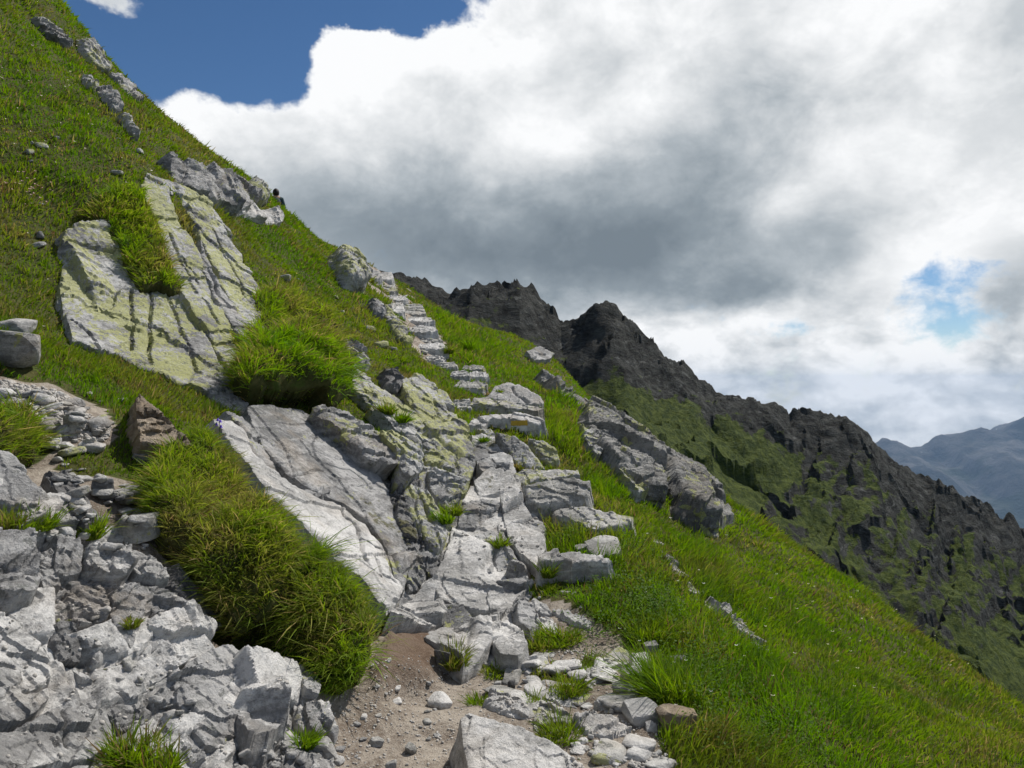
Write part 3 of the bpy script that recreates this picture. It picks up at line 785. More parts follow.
# bedrock the path climbs over
t = root('path_bedrock', 490, 540, 'worn grey bedrock that the path climbs over between the slabs and the buttress', 'rock outcrop')
patch('rock_body', [(470,447),(500,450),(512,470),(522,492),(546,530),(538,574),(512,600),(540,620),(528,656),(490,660),(464,664),(420,636),(384,630),(400,600),(430,576),(450,540),(456,508),(474,482)], 'pale', parent=t, lift=.035, depth=.35, bevel=.03, rough=.018, facet=1.4, cells=34, cell_amp=.022, cdep=.05, cw=.010, seed=59)
for i, (pl, mt, kw) in enumerate([
  ([(472,448),(486,444),(500,450),(510,464),(508,476),(494,480),(478,474)], 'grey', dict(lift=.20, cells=4)),
  ([(474,482),(490,474),(508,476),(520,490),(516,500),(498,504),(480,500)], 'pale', dict(lift=.14, cells=3)),
  ([(462,504),(480,500),(498,504),(500,520),(486,530),(470,540),(456,530)], 'grey', dict(lift=.14, cells=5)),
  ([(500,504),(518,500),(530,516),(544,530),(546,556),(536,574),(520,560),(508,540)], 'pale', dict(lift=.07, cells=4)),
  ([(454,536),(472,540),(488,532),(500,524),(508,544),(518,562),(528,584),(512,592),(492,584),(470,570),(452,556)], 'grey', dict(lift=.12, cells=10)),
  ([(432,582),(452,570),(472,566),(492,580),(506,592),(508,604),(496,622),(478,622),(456,606),(438,596)], 'pale', dict(lift=.20, cells=3)),
  ([(390,602),(410,584),(430,582),(440,598),(446,616),(430,626),(404,630),(384,630)], 'pale', dict(lift=.12, cells=4)),
  ([(440,600),(458,608),(474,622),(462,630),(444,626)], 'grey', dict(lift=.08, cells=2)),
  ([(418,634),(440,624),(466,620),(490,626),(492,640),(480,656),(464,664),(450,652)], 'pale', dict(lift=.16, cells=2)),
  ([(490,624),(508,620),(520,632),(528,650),(518,660),(500,656),(492,642)], 'pale', dict(lift=.14, cells=2)),
  ([(506,598),(520,594),(534,608),(540,622),(530,634),(516,626)], 'grey', dict(lift=.08, cells=3)),
  ([(424,552),(448,544),(456,560),(450,574),(432,580),(420,570)], 'grey', dict(lift=.10, cells=4)),
  ]):
    c = kw.pop('cells')
    patch('rock_plate', pl, mt, parent=t, depth=.25, bevel=.012, rough=.010, facet=1.4, seed=60+i, cells=c, cell_amp=.026, cdep=.05, cw=.010, **dict(kw, lift=.035+kw['lift']*.33))
# the fin on the right and ribs in the grass
t = root('grey_fin_outcrop', 640, 450, 'large grey rock fin rising beyond the grass right of the path', 'rock outcrop')
patch('rock_body', [(545,352),(556,349),(572,366),(590,384),(604,393),(622,406),(646,424),(676,446),(694,452),(706,472),(716,492),(727,515),(712,518),(690,505),(664,494),(640,480),(614,466),(596,448),(584,430),(586,408),(570,392),(556,372)], 'fin', parent=t, lift=.13, depth=1.2, bevel=.05, flare=.6, rough=.06, seed=81, cells=22, cell_amp=.025, cdep=.07, cw=.016, stretch=(1, 2.2), facet=.7)
patch('rock_plate', [(590,398),(606,396),(640,422),(664,442),(662,468),(668,488),(640,476),(616,460),(598,440),(588,418)], 'fin', parent=t, lift=.18, depth=.6, bevel=.04, flare=.4, rough=.05, seed=82, cells=5, cell_amp=.02, cdep=.05, cw=.014, stretch=(1, 2.5), facet=.7)
patch('rock_plate', [(672,450),(692,454),(704,474),(712,496),(722,513),(704,508),(684,494),(672,472)], 'fin', parent=t, lift=.17, depth=.6, bevel=.05, flare=.5, rough=.05, seed=83, cells=4, cell_amp=.02, cdep=.06, cw=.016, facet=.7)
for i, (pl, mt, lab) in enumerate([
  ([(655,533),(662,536),(680,559),(694,576),(710,593),(726,611),(744,627),(760,642),(771,656),(766,658),(748,640),(728,622),(708,604),(690,586),(674,567),(660,546)], 'step', 'long thin pale rock edge running down through the right grass'),
  ([(608,446),(624,452),(640,470),(650,488),(640,490),(624,474)], 'lichen', 'lichened rock rib in grass below the grey fin'),
  ([(580,424),(590,430),(604,448),(600,456),(588,444)], 'lichen', 'lichened rock at the foot of the grey fin near the path'),
  ([(526,352),(540,346),(556,352),(548,360),(534,360)], 'grey', 'low grey rock at the top of the far grass bench'),
  ]):
    patch('grass_rib', pl, mt, lab, 'rock', None, lift=.022 if i < 1 else .12, depth=.3, bevel=.012 if i < 1 else .02, rough=.045 if i < 1 else .03, wob=.3 if i < 1 else .1, seed=100+i)
# shattered wall at the lower left
t = root('shattered_outcrop', 180, 680, 'shattered pale rock wall filling the lower left corner beside the path', 'rock outcrop')
patch('rock_body', [(-60,478),(30,482),(62,500),(90,520),(136,544),(160,562),(172,604),(204,640),(238,668),(286,670),(314,700),(334,726),(330,790),(200,830),(0,850),(-80,800)], 'wall', parent=t, lift=.05, depth=.4, bevel=.03, rough=.016, cells=80, cell_amp=.030, cdep=.06, cw=.007, seed=200, stretch=(1, .75), facet=1.6, fract=.8)
def wallp(pl, mt, seed, **k):
    a = dict(lift=.14, depth=.25, bevel=.016, rough=.012, cells=0, cell_amp=.02, cdep=.04, cw=.007, wob=.10, facet=1.5); a.update(k); a['lift'] = .055+a['lift']*.36
    patch('rock_block', pl, mt, parent=t, seed=seed, **a)
wallp([(-60,600),(0,606),(22,616),(46,640),(56,664),(54,692),(40,708),(20,722),(-10,724),(-70,730)], 'wall', 201, lift=.22, cracks=[[(26,690),(54,678)],[(-10,660),(16,664)]])
wallp([(-60,524),(0,536),(28,540),(38,556),(40,580),(30,598),(10,602),(-60,596)], 'grey', 202, lift=.17, cells=3)
wallp([(34,556),(52,546),(62,562),(60,588),(42,592)], 'grey', 203, lift=.13)
wallp([(56,534),(76,528),(84,548),(84,566),(62,568)], 'grey', 204, lift=.16)
wallp([(86,548),(104,540),(124,546),(136,562),(126,574),(104,572),(88,566)], 'wall', 205, lift=.16, cells=2)
wallp([(124,546),(144,552),(160,562),(170,576),(156,580),(138,574)], 'wall', 206, lift=.18)
wallp([(150,580),(168,576),(178,592),(184,612),(166,620),(152,614),(148,594)], 'grey', 207, lift=.18, cells=2)
wallp([(60,572),(88,568),(104,574),(112,598),(108,616),(84,618),(62,612),(56,594)], 'grey', 208, lift=.14, cells=3)
wallp([(112,592),(126,584),(148,586),(152,612),(140,624),(118,622)], 'grey', 209, lift=.17)
wallp([(52,626),(64,620),(74,626),(82,650),(80,662),(60,662),(52,644)], 'dark', 210, lift=.17)
wallp([(84,620),(112,620),(136,628),(154,626),(160,642),(150,656),(124,648),(100,648),(88,640)], 'grey', 211, lift=.11, cells=4)
wallp([(152,616),(168,612),(186,608),(196,620),(210,628),(214,642),(200,652),(184,664),(164,672),(154,654)], 'wall', 212, lift=.15, cells=4)
wallp([(176,680),(188,662),(208,650),(228,644),(240,652),(250,674),(252,700),(258,724),(250,744),(232,752),(206,744),(190,722),(178,700)], 'grey', 213, lift=.20, bevel=.02, rough=.011)
wallp([(246,656),(262,652),(280,646),(292,656),(296,676),(282,684),(262,682),(250,672)], 'wall', 214, lift=.22, cells=4)
wallp([(250,688),(268,684),(284,682),(288,704),(292,722),(282,738),(264,742),(254,720)], 'wall', 215, lift=.06)
wallp([(286,684),(298,678),(304,698),(318,722),(306,732),(294,720)], 'wall', 216, lift=.05)
wallp([(290,650),(304,644),(316,658),(322,682),(316,700),(304,694),(296,672)], 'grey', 217, lift=.06)
wallp([(306,702),(320,696),(332,708),(334,722),(320,730),(312,722)], 'grey', 218, lift=.10)
wallp([(-30,738),(10,730),(40,714),(76,704),(102,696),(106,716),(114,738),(96,752),(60,756),(20,770),(-30,775)], 'wall', 219, lift=.16, bevel=.015, cracks=[[(60,706),(70,740)]])
wallp([(102,700),(122,696),(142,702),(150,718),(140,730),(118,732),(106,716)], 'grey', 220, lift=.14)
wallp([(146,708),(160,690),(176,692),(188,716),(200,738),(204,760),(180,772),(160,756),(150,734)], 'grey', 221, lift=.15, cells=6, cdep=.07)
wallp([(88,646),(104,648),(124,650),(148,656),(152,672),(140,686),(112,684),(92,672)], 'wall', 222, lift=.08, cells=6)
wallp([(204,748),(232,752),(258,744),(280,742),(276,775),(240,785),(204,780)], 'wall', 223, lift=.10, cells=6)
wallp([(-40,772),(30,768),(90,756),(130,752),(140,800),(60,830),(-40,830)], 'grey', 224, lift=.12, cells=6)
wallp([(-70,478),(0,472),(26,486),(48,500),(50,514),(30,520),(4,520),(-70,526)], 'grey', 225, lift=.12, cells=4)
wallp([(44,474),(64,468),(76,480),(90,500),(98,514),(86,524),(72,512),(56,494)], 'dark', 226, lift=.2, cells=0, bevel=.02)
wallp([(50,500),(62,502),(74,516),(78,524),(60,524),(46,518)], 'grey', 227, lift=.10)
wallp([(152,664),(172,672),(180,700),(168,706),(152,690)], 'wall', 228, lift=.09, cells=3)
wallp([(88,672),(96,690),(84,704),(58,706),(60,680),(76,668)], 'wall', 229, lift=.08, cells=5)
wallp([(184,560),(196,584),(210,606),(220,628),(206,626),(190,606),(180,580)], 'dark', 230, lift=.06)
wallp([(286,736),(312,732),(336,748),(330,790),(276,790)], 'wall', 231, lift=.06, cells=6)
wallp([(140,760),(190,772),(204,790),(190,830),(130,830)], 'grey', 232, lift=.10, cells=5)
# ================================================================ laid slabs, steps and loose stones
def S(poly, foot, mat, label, cat='stone step', name='stone_step', **k):
    k = dict(dict(bevel=.03, rough=.014, tilt=18, thick=.25), **k)
    return slab(name, poly, foot, mat, label, cat, group=k.pop('group', 'stone steps of the path'), **k)
S([(538,554),(560,551),(586,553),(604,558),(612,560),(606,562),(580,560),(556,560),(540,561)], (575,584), 'pale', 'thick step slab with shaded front, lowest of the big right-hand slabs', seed=301, tilt=12, bevel=.02)
S([(552,516),(558,508),(584,507),(612,511),(634,515),(632,524),(612,526),(596,530),(572,520)], (585,536), 'step', 'broad step slab with pale top in the grass, second of the big right-hand slabs', seed=302, tilt=22)
S([(522,484),(546,478),(572,476),(590,480),(590,494),(566,502),(540,506),(526,500)], (548,520), 'step', 'bulky lichen-patched block beside the path below the thin ledge', seed=303, tilt=38, bevel=.06)
S([(512,476),(522,470),(548,470),(578,471),(580,476),(556,478),(540,480),(524,484)], (530,487), 'step', 'thin ledge slab lying just above the bulky lichen-patched block', seed=304, tilt=24, bevel=.02)
MARKED = S([(466,424),(474,417),(492,415),(506,413),(526,413),(540,417),(545,421),(538,423),(514,419),(490,419),(482,427)], (505,438), 'pale', 'thick step block carrying the yellow and white painted trail mark', seed=305, tilt=20, bevel=.025)
S([(470,404),(474,398),(490,397),(512,402),(534,406),(544,408),(538,411),(516,408),(492,404)], (505,418), 'step', 'dark-fronted step directly below the cracked white slab', seed=306, tilt=15, bevel=.02)
S([(486,396),(496,386),(506,383),(524,386),(538,394),(544,402),(540,406),(520,404),(500,400)], (515,410), 'white', 'big white slab with a dark curved crack, at the top of the slab stack', seed=307, tilt=26, bevel=.03, cracks=[[(512,387),(514,393),(522,398),(528,403)]], cw=.02, cdep=.04)
S([(452,386),(460,381),(478,381),(488,385),(482,388),(466,388)], (470,393), 'step', 'flat step slab in the grass left of the white slab', seed=308, tilt=18, bevel=.02)
S([(470,398),(454,400),(450,405),(460,410),(472,407)], (461,411), 'pale', 'small step stone left of the dark-fronted step', seed=309, tilt=22)
S([(496,432),(514,436),(528,444),(540,460),(546,468),(530,470),(516,462),(506,448)], (532,472), 'lichen', 'lichened boulder leaning below the painted block', seed=310, tilt=42, bevel=.06, cat='boulder', name='boulder')
S([(528,438),(544,440),(556,450),(560,460),(550,464),(540,454)], (552,468), 'lichen', 'smaller dark-sided boulder right of the lichened leaning one', seed=311, tilt=36, bevel=.05, cat='boulder', name='boulder')
S([(476,428),(492,428),(500,440),(508,452),(500,452),(486,442)], (496,456), 'lichen', 'mossy stone wedged left of the lichened leaning boulder', seed=312, tilt=38, bevel=.05, cat='boulder', name='boulder')
def quad(u0, u1, v0, v1):
    m = (u0+u1)/2; w = u1-u0
    return [(u0, v1-1), (u0+.08*w, v0+.6), (m-.1*w, v0), (u1-.16*w, v0+.3), (u1, v1-1), (u1-.2*w, v1+.2), (m, v1+.6), (u0+.2*w, v1)]
UP = [((462,486,365,370),374,'flat pale stone at the grass edge above the slab stack'), ((468,489,372,377),382,'pale step slab just above the flat slab in the grass'), ((450,470,371,377),381,'small pale step left of the pale step slab'),
 ((436,458,362,367.5),371,'flat pale stone bridging the path gap below the upper flight'), ((424,446,356,360.5),365,'short white step, lowest of the upper flight'), ((417,448,343,348.5),355,'pale step second in the upper flight'), ((415,443,337,341),345,'thin pale step third in the upper flight'),
 ((408,438,326,332),341,'thick dark-fronted step in the middle of the upper flight'), ((402,435,317,321),327,'long white step with dark front in the upper flight'), ((403,426,304,314),318,'broad white slab tilted on the upper flight'),
 ((390,405,302,312),315,'small pale stone left of the broad tilted slab'), ((384,408,295.5,299.5),303,'thin white step near the top of the upper flight'), ((378,398,285,291),294,'small step stone near the top of the path'),
 ((364,382,270,277),281,'pale stone block at the very top of the path'), ((379,394,272,279),283,'little stone beside the block at the very top of the path')]
for i, (q, vf, lab) in enumerate(UP):
    S(quad(*q), ((q[0]+q[1])/2, vf), ['step', 'white', 'pale'][i % 3], lab, seed=320+i, tilt=24 if q[3]-q[2] > 5 else 15, bevel=.02, rough=.014, thick=.35, wob=.05)
# paving on the lower path
def L(poly, foot, mat, label, **k):
    return S(poly, foot, mat, label, 'paving stone', 'paving_stone', **dict(dict(tilt=8, bevel=.02, group='flat slabs laid in the lower path'), **k))
L([(552,590),(566,590),(586,596),(604,610),(618,626),(624,632),(606,630),(586,618),(566,604)], (606,632), 'pale', 'long flat slab running into the grass below the lowest step', seed=341)
L([(552,610),(560,606),(578,612),(592,622),(590,628),(572,622)], (575,630), 'white', 'narrow pale slab beside the long flat slab', seed=342)
L([(514,596),(526,590),(536,592),(530,600),(520,602)], (524,604), 'white', 'small white stone at the top of the lower path', seed=343)
L([(524,604),(534,598),(546,604),(552,614),(540,614)], (540,618), 'white', 'tilted pink-white slab left of the narrow pale slab', seed=344)
L([(526,632),(536,620),(546,616),(556,620),(558,632),(548,636)], (543,638), 'white', 'blocky pale slab below the tilted pink-white slab', seed=345, bevel=.03)
L([(512,664),(528,658),(544,655),(554,662),(564,674),(548,674),(530,670)], (540,676), 'white', 'pointed white slab in the middle of the lower path', seed=346)
L([(484,700),(490,688),(506,692),(520,698),(530,710),(528,718),(508,716),(494,708)], (510,720), 'white', 'white slab just above the big foreground boulder', seed=347, tilt=16)
L([(534,716),(540,702),(556,704),(572,716),(570,730),(548,734),(536,730)], (552,736), 'step', 'greenish flat stone right of the white slab above the boulder', seed=348, tilt=14)
L([(574,714),(588,710),(612,714),(632,726),(626,734),(604,738),(586,732)], (606,740), 'pale', 'blue-grey flat slab with a bright edge near the gravel', seed=349, tilt=16)
L([(582,674),(592,668),(612,668),(618,676),(602,688),(584,686)], (598,690), 'pale', 'flat blue-white slab between grass and rubble', seed=350)
L([(530,688),(544,682),(560,684),(574,696),(576,706),(560,704),(542,698)], (556,708), 'pale', 'low pale slab below the pointed white one', seed=351)
L([(596,660),(606,656),(620,658),(630,662),(620,666),(604,664)], (612,670), 'step', 'long low stone at the edge of the right tussock', seed=352, tilt=12)
L([(594,700),(608,698),(624,702),(622,710),(606,712)], (610,714), 'pale', 'half-buried pale slab in the rubble', seed=353)
def B(box, mat, label, cat='stone', name='stone', **k): return block(name, box, mat, label, cat, **k)
# big foreground boulder
patch('boulder', [(464,710),(472,706),(488,714),(510,725),(534,740),(556,757),(574,780),(586,800),(560,830),(506,830),(474,800),(466,760)], 'pale', 'big pale boulder with a shaded left side at the bottom of the photo', 'boulder', lift=.24, depth=.5, bevel=.04, rough=.009, facet=1.6, fract=.5, seed=360, flare=-.12,
      normal=(.30, -.42, .86))
B((624,702,664,726), 'white', 'bright angular stone just left of the brown block', seed=401, yaw=15, tilt=20)
B((660,708,701,733), 'brown', 'brown squared block at the right end of the rubble', seed=402, yaw=-10, tilt=2, deep=.7, front=.95, p=26, chamfer=3)
B((630,654,652,672), 'white', 'white stone topping the little rubble heap', seed=403, yaw=30)
B((644,642,660,656), 'pale', 'pale stone above the little rubble heap in the grass', seed=404, yaw=10)
B((622,668,648,690), 'grey', 'grey stone in the middle of the rubble heap', seed=405, yaw=40)
B((612,684,640,700), 'step', 'flat stone below the grey rubble stone', seed=406, yaw=-20)
B((632,662,642,676), 'white', 'small white splinter between the rubble stones', seed=407)
B((672,656,690,666), 'grey', 'low stone half hidden in grass right of the rubble heap', seed=408)
B((618,690,634,700), 'pale', 'small pale stone low in the rubble heap', seed=409)
B((582,540,628,560), 'step', 'pointed stone resting behind the lowest big step slab', seed=410, yaw=12, tilt=14, front=.9)
B((574,544,587,557), 'step', 'little stone squeezed beside the pointed stone', seed=411)
B((646,722,658,732), 'white', 'small white stone in front of the brown block', seed=412)
B((434,648,452,674), 'dark', 'dark upright stone at the edge of the brown soil bank', seed=413, deep=.6, front=.95)
# left side
patch('leaning_boulder', [(136,396),(141,392),(150,402),(160,416),(172,432),(185,450),(188,460),(172,462),(150,462),(138,458)], 'brown', 'tall brownish triangular slab leaning upright in the grass', 'boulder', lift=.34, depth=.6, bevel=.03, rough=.03, seed=371, cracks=[[(137,424),(152,420),(166,428)]], cw=.02, cdep=.04, normal=(.45, -.80, .38))
B((-30,330,28,370), 'grey', 'rounded grey boulder at the left edge under the turf', 'boulder', 'boulder', seed=421, yaw=20, front=.95, tilt=4)
B((-10,316,26,334), 'pale', 'flat pale stone just above the left-edge boulder', seed=422)
for i, (bx, mt, lab) in enumerate([
 ((58,411,82,436), 'pale', 'blocky pale stone on the small scree patch'), ((42,434,58,452), 'white', 'white stone below the small scree patch'), ((80,438,93,451), 'white', 'narrow white stone in the turf below the scree patch'),
 ((28,390,50,404), 'pale', 'grey-white stone in the upper scree trail'), ((2,384,28,398), 'pale', 'pale stones block at the left start of the scree trail'), ((88,424,104,437), 'pale', 'light stone at the right end of the scree patch'),
 ((128,450,150,466), 'grey', 'grey stone below the triangular slab'), ((128,414,140,425), 'white', 'small white stone beside the triangular slab'), ((102,486,142,508), 'step', 'long flat beige stone on the ledge'),
 ((112,512,154,546), 'step', 'broad beige stone slab on the ledge'), ((118,484,132,494), 'white', 'small white stone behind the long beige stone'), ((132,492,147,508), 'pale', 'grey lump at the end of the long beige stone'),
 ((120,508,146,526), 'white', 'pale stone on the broad beige slab'), ((90,474,110,500), 'dark', 'dark upright stone on the ledge under the turf'), ((140,478,158,492), 'grey', 'dark grey stone sunk at the turf edge'), ((0,486,12,506), 'white', 'white stone at the left edge on the ledge'),
 ((70,678,100,700), 'pale', 'pale rounded stone on the shattered wall'), ((56,724,88,756), 'white', 'bright white stone low on the shattered wall'), ((30,738,56,775), 'dark', 'dark upright stone in the bottom left corner'),
 ((140,688,156,702), 'pale', 'small rounded stone in the middle of the shattered wall'), ((86,634,100,644), 'white', 'white chip on the shattered wall ledge'), ((168,690,184,708), 'white', 'bright chip beside the smooth grey block of the wall'),
 ((302,738,334,768), 'pale', 'pale stone at the corner of the wall and the path'), ((322,724,338,746), 'white', 'upright pale stone at the path edge'), ((165,742,186,768), 'white', 'white stone behind the small grass tuft at the bottom'),
 ((426,696,452,710), 'pale', 'flat grey stone lying on the dirt path'), ((368,738,384,748), 'step', 'small brownish stone on the dirt path'), ((404,744,416,756), 'step', 'little tan stone on the dirt path near the bottom'),
 ((508,680,516,690), 'dark', 'dark round pebble on the soil above the white slab')]):
    B(bx, mt, lab, 'stone', 'stone', seed=430+i, yaw=(i*47) % 90-45, sub=4, tilt=10, deep=.75)
# painted trail mark on its block
def painted(o, u0, v0, u1, v1, name, mat):
    h0 = o.location
    me = o.data; inv = np.array(h0)
    V = np.array([v.co[:] for v in me.vertices])+inv; F = [list(p.vertices) for p in me.polygons]
    bv = BVHTree.FromPolygons(V.tolist(), F)
    nu, nv = 18, 7; P = []
    for j in range(nv):
        for i in range(nu):
            uu = u0+(u1-u0)*i/(nu-1); vv = v0+(v1-v0)*j/(nv-1)
            if i in (0, nu-1): uu += random.uniform(-.5, .5)
            if j in (0, nv-1): vv += random.uniform(-.35, .35)
            d = ray(uu, vv); d /= np.linalg.norm(d)
            h = bv.ray_cast(Vector(CAM), Vector(d))
            P.append(None if h[0] is None else np.array(h[0])+np.array(h[1])*.005*(-1 if np.dot(np.array(h[1]), d) > 0 else 1))
    F2 = [f for f in grid_faces(nu, nv).tolist() if all(P[i] is not None for i in f)]
    P = [p if p is not None else np.zeros(3)+inv for p in P]
    m2 = mesh(name, np.array(P)-inv, [np.array(F2)], mat)
    return link(name, m2, o)
M['yellow'] = plain('yellow_trail_paint', (.50, .33, .05), .75)
M['whitep'] = plain('white_trail_paint', (.66, .65, .61), .75)
painted(MARKED, 511, 420.6, 528, 425.6, 'yellow_paint_bar', M['yellow'])
painted(MARKED, 511, 426, 527, 431.5, 'white_paint_bar', M['whitep'])
# ---- many small stones, by place
def scatter(poly, n0, smin, smax, mats, label, group, seed, pw=2.2, on=None):
    r = np.random.default_rng(seed); P = np.asarray(poly, float); lo, hi = P.min(0), P.max(0); c = 0; tries = 0
    bvh = on or TB; n = int(n0*.52)
    while c < n and tries < n*30:
        tries += 1
        q = lo+(hi-lo)*r.random(2)
        if not inside(P, q[None])[0]: continue
        h = hit(q[0], q[1], bvh)
        if h is None: continue
        s = smin+(smax-smin)*r.random()**pw
        mt = mats[r.integers(len(mats))]
        stone_copy('stone', h, s, mt, label, group, int(r.integers(0, 5)), r); c += 1
RB = BVHTree.FromPolygons(np.concatenate([TV]+ROCKV).tolist(), TF.tolist()+[[i+len(TV) for i in f] for f in ROCKF])
scatter([(332,700),(372,650),(440,690),(455,768),(330,768)], 60, .018, .06, ['pale', 'step', 'grey'], 'small stone lying on the bare dirt path', 'small stones on the dirt path', 1)
scatter([(575,735),(640,735),(668,745),(668,768),(572,768)], 46, .02, .055, ['pale', 'white', 'step'], 'small gravel stone right of the big foreground boulder', 'gravel stones beside the boulder', 2)
scatter([(470,650),(520,672),(600,690),(660,660),(660,715),(580,712),(480,690)], 45, .02, .07, ['pale', 'white', 'step'], 'small stone among the lower path slabs', 'small stones among the path slabs', 3)
scatter([(505,590),(540,585),(560,640),(520,640)], 18, .02, .07, ['white', 'pale', 'step'], 'small stone beside the worn path bedrock', 'small stones by the path bedrock', 4)
scatter([(0,380),(60,392),(110,430),(100,442),(60,434),(0,404)], 60, .03, .10, ['pale', 'white', 'step'], 'small loose stone on the scree patch above the turf', 'loose stones on the small scree patch', 5)
scatter([(0,505),(50,500),(150,520),(160,560),(90,545),(30,540),(0,535)], 46, .02, .07, ['pale', 'white', 'step'], 'small loose stone on the ledge of the shattered wall', 'loose stones on the ledge', 6, on=RB)
scatter([(50,615),(110,610),(160,690),(200,690),(180,720),(90,690)], 60, .015, .06, ['pale', 'white', 'step'], 'small rubble stone in the hollows of the shattered wall', 'rubble stones on the shattered wall', 7, on=RB)
scatter([(210,750),(340,735),(345,768),(210,768)], 36, .018, .06, ['pale', 'white'], 'small rubble stone at the foot of the shattered wall', 'rubble stones at the wall foot', 8, on=RB)
scatter([(385,275),(440,330),(450,375),(430,370),(400,315)], 26, .06, .16, ['pale', 'white', 'step'], 'small stone between the upper path steps', 'small stones between the upper steps', 9)
scatter([(455,376),(490,385),(500,470),(540,590),(510,590),(470,470)], 26, .03, .10, ['pale', 'grey', 'step'], 'small stone wedged between the path blocks', 'small stones between the path blocks', 10)
scatter([(20,120),(140,140),(240,230),(330,300),(300,330),(230,320),(150,175),(60,215),(20,300)], 30, .05, .16, ['grey', 'step', 'lichen'], 'small weathered rock showing through the left hillside grass', 'small rocks in the left hillside grass', 11)
scatter([(70,385),(130,400),(140,440),(200,400),(230,425),(180,440),(140,480)], 16, .03, .09, ['pale', 'step'], 'small stone half sunk in turf near the leaning triangular slab', 'small stones in the turf', 12)
scatter([(270,240),(330,270),(400,340),(380,365),(300,320),(262,290)], 22, .10, .30, ['lichen', 'grey', 'step'], 'half-buried rock between the lichened face and the upper steps', 'half-buried rocks by the upper steps', 13)
def flat_stones(poly, n, label, group, seed):
    r = np.random.default_rng(seed); P = np.asarray(poly, float); lo, hi = P.min(0), P.max(0); c = 0
    while c < n:
        q = lo+(hi-lo)*r.random(2)
        if not inside(P, q[None])[0]: continue
        h = hit(q[0], q[1])
        if h is None: continue
        o = stone_copy('flat_stone', h, r.uniform(.08, .20), ['pale', 'white', 'step'][c % 3], label, group, int(r.integers(0, 5)), r)
        o.scale.z *= .45; o.location.z -= .01; o.rotation_euler.x *= .4; c += 1
flat_stones([(500,650),(560,650),(640,655),(655,700),(640,735),(560,720),(500,700)], 26, 'flat pale stone bedded in the rubble of the lower path', 'flat stones bedded in the lower path', 21)
flat_stones([(470,740),(500,720),(570,735),(660,740),(668,768),(575,768)], 10, 'flat pale stone in the gravel beside the big foreground boulder', 'flat stones by the foreground boulder', 22)
def rubble(poly, n, a, b, label, group, seed):
    r = np.random.default_rng(seed); P = np.asarray(poly, float); lo, hi = P.min(0), P.max(0); c = 0
    while c < n:
        q = lo+(hi-lo)*r.random(2)
        if not inside(P, q[None])[0]: continue
        h = hit(q[0], q[1], RB)
        if h is None: continue
        o = stone_copy('rubble_stone', h, a+(b-a)*r.random()**1.8, ['pale', 'step', 'wall', 'grey'][c % 4], label, group, int(r.integers(0, 5)), r)
        o.scale.z *= .7; c += 1
rubble([(0,380),(60,390),(112,428),(102,448),(62,456),(44,440),(40,412),(0,402)], 60, .045, .17, 'angular stone in the rubble spill above the shattered wall', 'rubble spill on the left', 31)
rubble([(50,458),(100,470),(150,490),(156,525),(100,530),(60,500)], 34, .04, .13, 'angular stone on the dirt ledge below the leaning slab', 'rubble on the dirt ledge', 32)
flat_stones([(440,655),(520,650),(600,660),(640,700),(560,725),(470,700)], 18, 'flat pale stone set in the middle of the lower path', 'flat stones in the middle of the lower path', 23)
M['gravel'] = plain('gravel_stone', (.40, .375, .34), .9)
# gravel too fine to count
def gravel():
    r = np.random.default_rng(77); Vs, Fs, off = [], [], 0
    base = [rock_mesh((1, .8, .6), 700+k, 2, 4, 10, .05) for k in range(5)]
    zones = [([(300,800),(330,700),(372,655),(440,655),(560,660),(660,650),(668,768),(640,820)], 3600, .004, .016),
             ([(572,735),(640,735),(670,760),(668,800),(572,800)], 2200, .006, .026), ([(470,650),(560,650),(660,655),(660,740),(560,735),(480,700)], 1800, .006, .026),
             ([(0,380),(60,392),(112,430),(100,445),(60,436),(0,406)], 2600, .008, .034), ([(0,500),(150,520),(160,560),(0,545)], 500, .006, .025),
             ([(0,560),(200,600),(330,700),(330,790),(0,790)], 2200, .004, .020), ([(380,280),(450,335),(545,390),(590,480),(540,590),(450,560),(470,470),(400,320)], 600, .01, .04)]
    for zi, (pl, n, a, b) in enumerate(zones):
        P = np.asarray(pl, float); lo, hi = P.min(0), P.max(0)
        q = lo+(hi-lo)*r.random((n*2, 2)); q = q[inside(P, q)][:n]
        for u, v in q:
            d_ = ray(u, v); hh = (RB if zi else TB).ray_cast(Vector(CAM), Vector(d_/np.linalg.norm(d_)))
            if hh[0] is None or (zi and abs(hh[1][2]) < (.86 if zi != 3 else .3)) : continue
            h = np.array(hh[0])
            if zi and zi != 3 and fbm(h[None]*3.1, 2, 88)[0] < .02: continue
            V, F = base[int(r.integers(5))]
            s = a+(b-a)*r.random()**2.5
            R = rotm(r.uniform(0, 360), r.uniform(-40, 40), r.uniform(-40, 40))
            Vs.append((V*s)@R.T+h+np.array([0, 0, s*.15])); Fs.append(F+off); off += len(V)
    me = mesh('gravel', np.concatenate(Vs), [np.concatenate(Fs)], M['gravel'], smooth=False)
    link('gravel', me, kind='stuff', label='fine pale gravel strewn over the path and ledges')
gravel()
